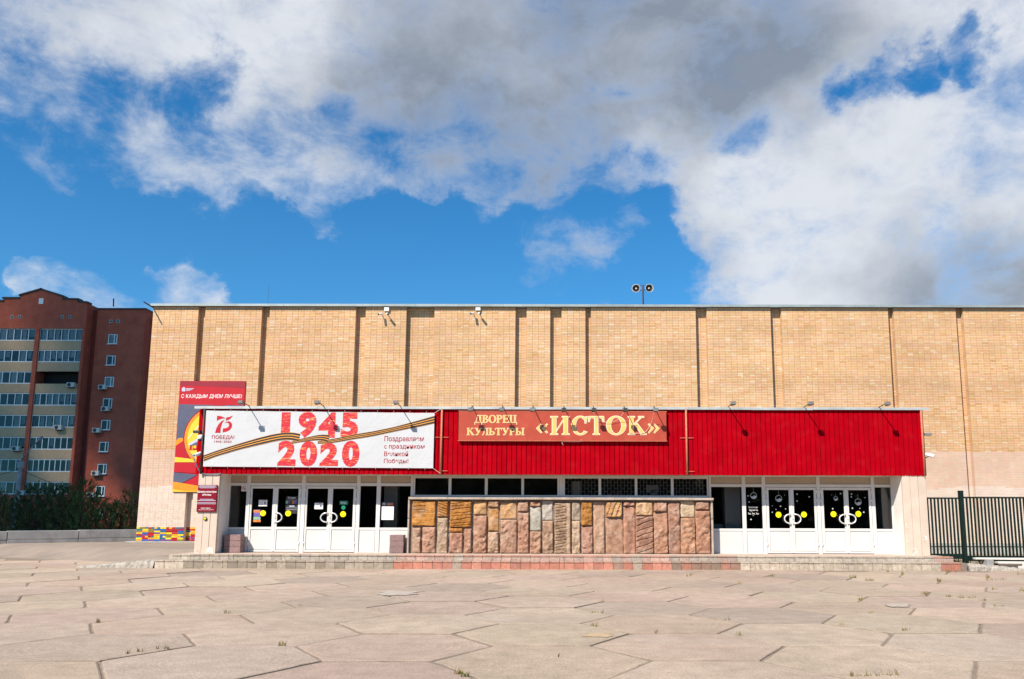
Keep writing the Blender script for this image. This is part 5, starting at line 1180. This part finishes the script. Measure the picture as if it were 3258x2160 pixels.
# air conditioners
acm = MB().bbox(-.5, .5, -.25, .25, 0, .62, .03).mesh('ac_body'); acm.materials.append(M['horn'])
acf = MB().lathe((-.14, -.262, .31), (0, -1, 0), [(-.02, .001), (-.02, .23), (.006, .25), (.006, .21), (.0, .2), (.0, .001)], 18).mesh('ac_fan'); acf.materials.append(M['metal_dark'])
for px, py, Y, lab in ((331, 1232, YB2, 'white air conditioner below the third single window from the top'), (340, 1301, YB2, 'white air conditioner below the fourth single window from the top'), (312, 1369, YB2, 'white air conditioner left below the fifth single window from the top'),
                       (309, 1505, YB2, 'white air conditioner below the seventh single window from the top'), (294, 1573, YB2, 'white air conditioner above the pines below the single windows'), (191, 1360, YA-.16, 'white air conditioner under the fifth right loggia row'), (57, 1427, YA-.16, 'white air conditioner under the sixth left loggia row'),
                       (231, 1225, YA-.16, 'white air conditioner under the open dark loggia'), (74, 1567, YA-.2, 'white air conditioner beside the street lamp pole'), (183, 1567, YA-.2, 'white air conditioner under the lowest right loggia row')):
    p = at(px, py, Y); o = empty('air_conditioner', (p.x, Y-.32, p.z-.35), lab, 'air conditioner', 'air conditioners on the apartment block')
    for me_, nm in ((acm, 'casing'), (acf, 'fan_grille')): q = put(nm, me_, o.location, None); adopt(q, o)
    MB().box(p.x-.4, p.x+.4, Y-.5, Y+.0, p.z-.43, p.z-.36).build('bracket', 'metal_dark', o)
# street lamp and wires
YL = 60.; a = at(62, 1600, YL); b = at(67.5, 1465, YL); c = at(118, 1408, YL)
lampp = empty('street_lamp', (a.x, YL, 0), 'grey street lamp with angled arm before the apartment block', 'street lamp')
MB().tube([(b.x-.12, YL, -.5), (b.x-.05, YL, b.z*.5), b], [.18, .15, .11], 10).build('pole', 'conc', lampp, smooth=True)
MB().tube([b, b.lerp(c, .5)+Vector((0, 0, .12)), c], .04, 8).build('arm', 'metal_grey', lampp, smooth=True)
dd = (c-b).normalized(); hh = at(126, 1400, YL)
MB().tube([c-dd*.15, c+dd*.1, c+dd*.45, c+dd*.62], [.05, .11, .13, .05], 10).build('lamp_head', 'metal_grey', lampp, smooth=True); MB().box(b.x-.16, b.x+.16, YL-.16, YL+.16, b.z-.55, b.z-.1).build('collar', 'conc', lampp)
def wire(p, q, sag, lab): 
    P = [p.lerp(q, t/10)+Vector((0, 0, -sag*4*(t/10)*(1-t/10))) for t in range(11)]; MB().tube(P, .022, 5).build('wire', 'metal_dark', None, origin=p, label=lab, cat='wire')
wire(at(70, 1496, YL), at(440, 1598, 70.), .5, 'dark overhead wire from the lamp pole down to the right'); wire(at(62, 1490, YL), at(-60, 1512, YL), .2, 'dark overhead wire leaving the lamp pole to the left'); wire(at(40, 1600, 62.), at(440, 1598, 70), .2, 'lower dark overhead wire crossing behind the pines')
# diamond road sign
YRs = 52.; c = at(355, 1631, YRs); rsn = empty('road_sign', (c.x, YRs, 0), 'yellow diamond priority road sign with white rim among the pines', 'road sign')
for m, r, dy, nm in (('white', .40, 0, 'rim'), ('signyellow', .29, -.012, 'face')): MB().prism([(c.x-r, c.z), (c.x, c.z-r), (c.x+r, c.z), (c.x, c.z+r)], YRs+dy, YRs+dy+.01).build(nm, m, rsn)
MB().tube([(c.x, YRs+.06, -.4), (c.x, YRs+.06, c.z+.3)], .04, 8).build('pole', 'metal_grey', rsn)
# ---- pines behind the low wall
def pine(x, y, h, w, seed, label):
    r = random.Random(seed); o = empty('pine_tree', (x, y, -.1), label, 'pine tree', 'young pines behind the low wall')
    MB().tube([(x, y, -.2), (x+.03, y, h*.5), (x, y, h*.95)], [.08, .055, .015], 7).build('trunk', 'bark', o, smooth=True)
    mb = MB(); br = MB()
    def shoot(p, d, L, n):
        d = d.normalized()
        for _ in range(n):
            t = r.random()**.7; q = p+d*L*t; a = Vector((r.gauss(0, 1), r.gauss(0, 1), r.gauss(0, 1))).normalized(); e = (d*.75+a*.8).normalized()*r.uniform(.07, .13)
            s = e.cross(a).normalized()*.011; mb.add([q-s, q+s, q+e], [(0, 1, 2)])
    z = .25; k = 0
    while z < h:
        f = 1-(z/h); R = w*(.30+.9*f**.7)*(1 if z > .6 else .85); nb_ = 9 if f > .25 else 6
        for i in range(nb_):
            a = i*2*math.pi/nb_+k*.7+r.uniform(-.25, .25); L = R*r.uniform(.65, 1.1); base = Vector((x, y, z)); d = Vector((math.cos(a), math.sin(a), .35+.3*(1-f)))
            tip = base+d.normalized()*L; br.tube([base, tip], [.010, .003], 4, False)
            for s in range(4):
                t = .35+.65*s/3; q = base.lerp(tip, t); shoot(q, d+Vector((r.uniform(-.8, .8), r.uniform(-.8, .8), r.uniform(.2, .9))), .26+.16*f, 26)
            shoot(tip, Vector((math.cos(a)*.4, math.sin(a)*.4, 1)), .34, 30)
        z += .30; k += 1
    shoot(Vector((x, y, h*.82)), Vector((0, 0, 1)), h*.24, 60)
    mb.build('crown', 'needle', o); br.build('branches', 'bark', o)
PIN = [(20, 1600, 40), (75, 1612, 43), (118, 1560, 41.5), (160, 1578, 44), (205, 1565, 41), (240, 1580, 43.5), (272, 1553, 40.5), (310, 1598, 43), (345, 1625, 40.5), (385, 1618, 42.5), (425, 1585, 41), (-25, 1590, 42)]
for i, (px, py, y) in enumerate(PIN):
    p = at(px, py, y); pine(p.x, y, p.z+.1, 1.0+.12*(i % 3), i+1, ('young dark green pine behind the low wall, %s from the left' % ('first', 'second', 'third', 'fourth', 'fifth', 'sixth', 'seventh', 'eighth', 'ninth', 'tenth', 'eleventh')[i] if i < 11 else 'young dark green pine at the left picture edge behind the low wall'))

# ---- unseen wood added behind the viewer, something dark for the glass to reflect
def wood():
    r = random.Random(8); mb = MB()
    for _ in range(5200):
        x = r.uniform(-75, 75); top = 11+3.5*noise.noise(Vector((x*.09, 0, 0)))+2*noise.noise(Vector((x*.3, 4, 0)))
        z = r.uniform(.0, 1)**.8*top; y = -46-r.uniform(0, 7); s = r.uniform(.5, 1.1)
        a = Vector((r.gauss(0, 1), r.gauss(0, 1), r.gauss(0, 1))).normalized(); b = a.orthogonal().normalized(); c = Vector((x, y, z))
        mb.add([c+a*s, c+b*s*.7, c-a*s, c-b*s*.7], [(0, 1, 2, 3)])
    mb.box(-75, 75, -56, -54.5, -.2, 8).build('reflection_wood', 'needle', None, label='dense dark wood added behind the viewer for the door glass to reflect', cat='wood', kind='stuff')
wood()
# ---- added cloud, unseen behind the viewer, shaped to shade the yard and apartment block
def shade_cloud():
    r = random.Random(2); H = 240.; k = H/1.146; ox, oy = -.71*k, -k
    poly = [(-19.6, 37.5), (-24.5, 31.6), (-42, 27), (-70, 45), (-125, 90), (-125, 165), (-30, 165), (-22, 90), (-17.5, 50)]
    def inside(x, y, m):
        c = False; dmin = 1e9; n = len(poly)
        for i in range(n):
            (x1, y1), (x2, y2) = poly[i], poly[(i+1) % n]
            if (y1 > y) != (y2 > y) and x < (x2-x1)*(y-y1)/(y2-y1)+x1: c = not c
            t = max(0, min(1, ((x-x1)*(x2-x1)+(y-y1)*(y2-y1))/((x2-x1)**2+(y2-y1)**2))); dmin = min(dmin, math.hypot(x-x1-t*(x2-x1), y-y1-t*(y2-y1)))
        return c, dmin
    bm = bmesh.new()
    for gx in np.arange(-124, -16, 3.6):
        for gy in np.arange(27, 165, 3.6):
            c, d = inside(gx, gy, 0)
            if not c: continue
            s = max(.9, min(9., d*.8)); 
            if d > 9 and r.random() < .75: continue
            bmesh.ops.create_icosphere(bm, subdivisions=1 if s < 3 else 2, radius=s, matrix=Matrix.Translation((gx+ox+60, gy+oy-80, r.uniform(-1, 3)+s*.3)) @ Matrix.Diagonal((1, 1, .7, 1)))
    me = bpy.data.meshes.new('shade_cloud'); bm.to_mesh(me); bm.free(); me.materials.append(M['shade_cloud'])
    me.polygons.foreach_set('use_smooth', [True]*len(me.polygons))
    put('shade_cloud', me, (-60, 80, H), None, label='white cloud added out of view to shade the far left yard', cat='shade_cloud')
shade_cloud()
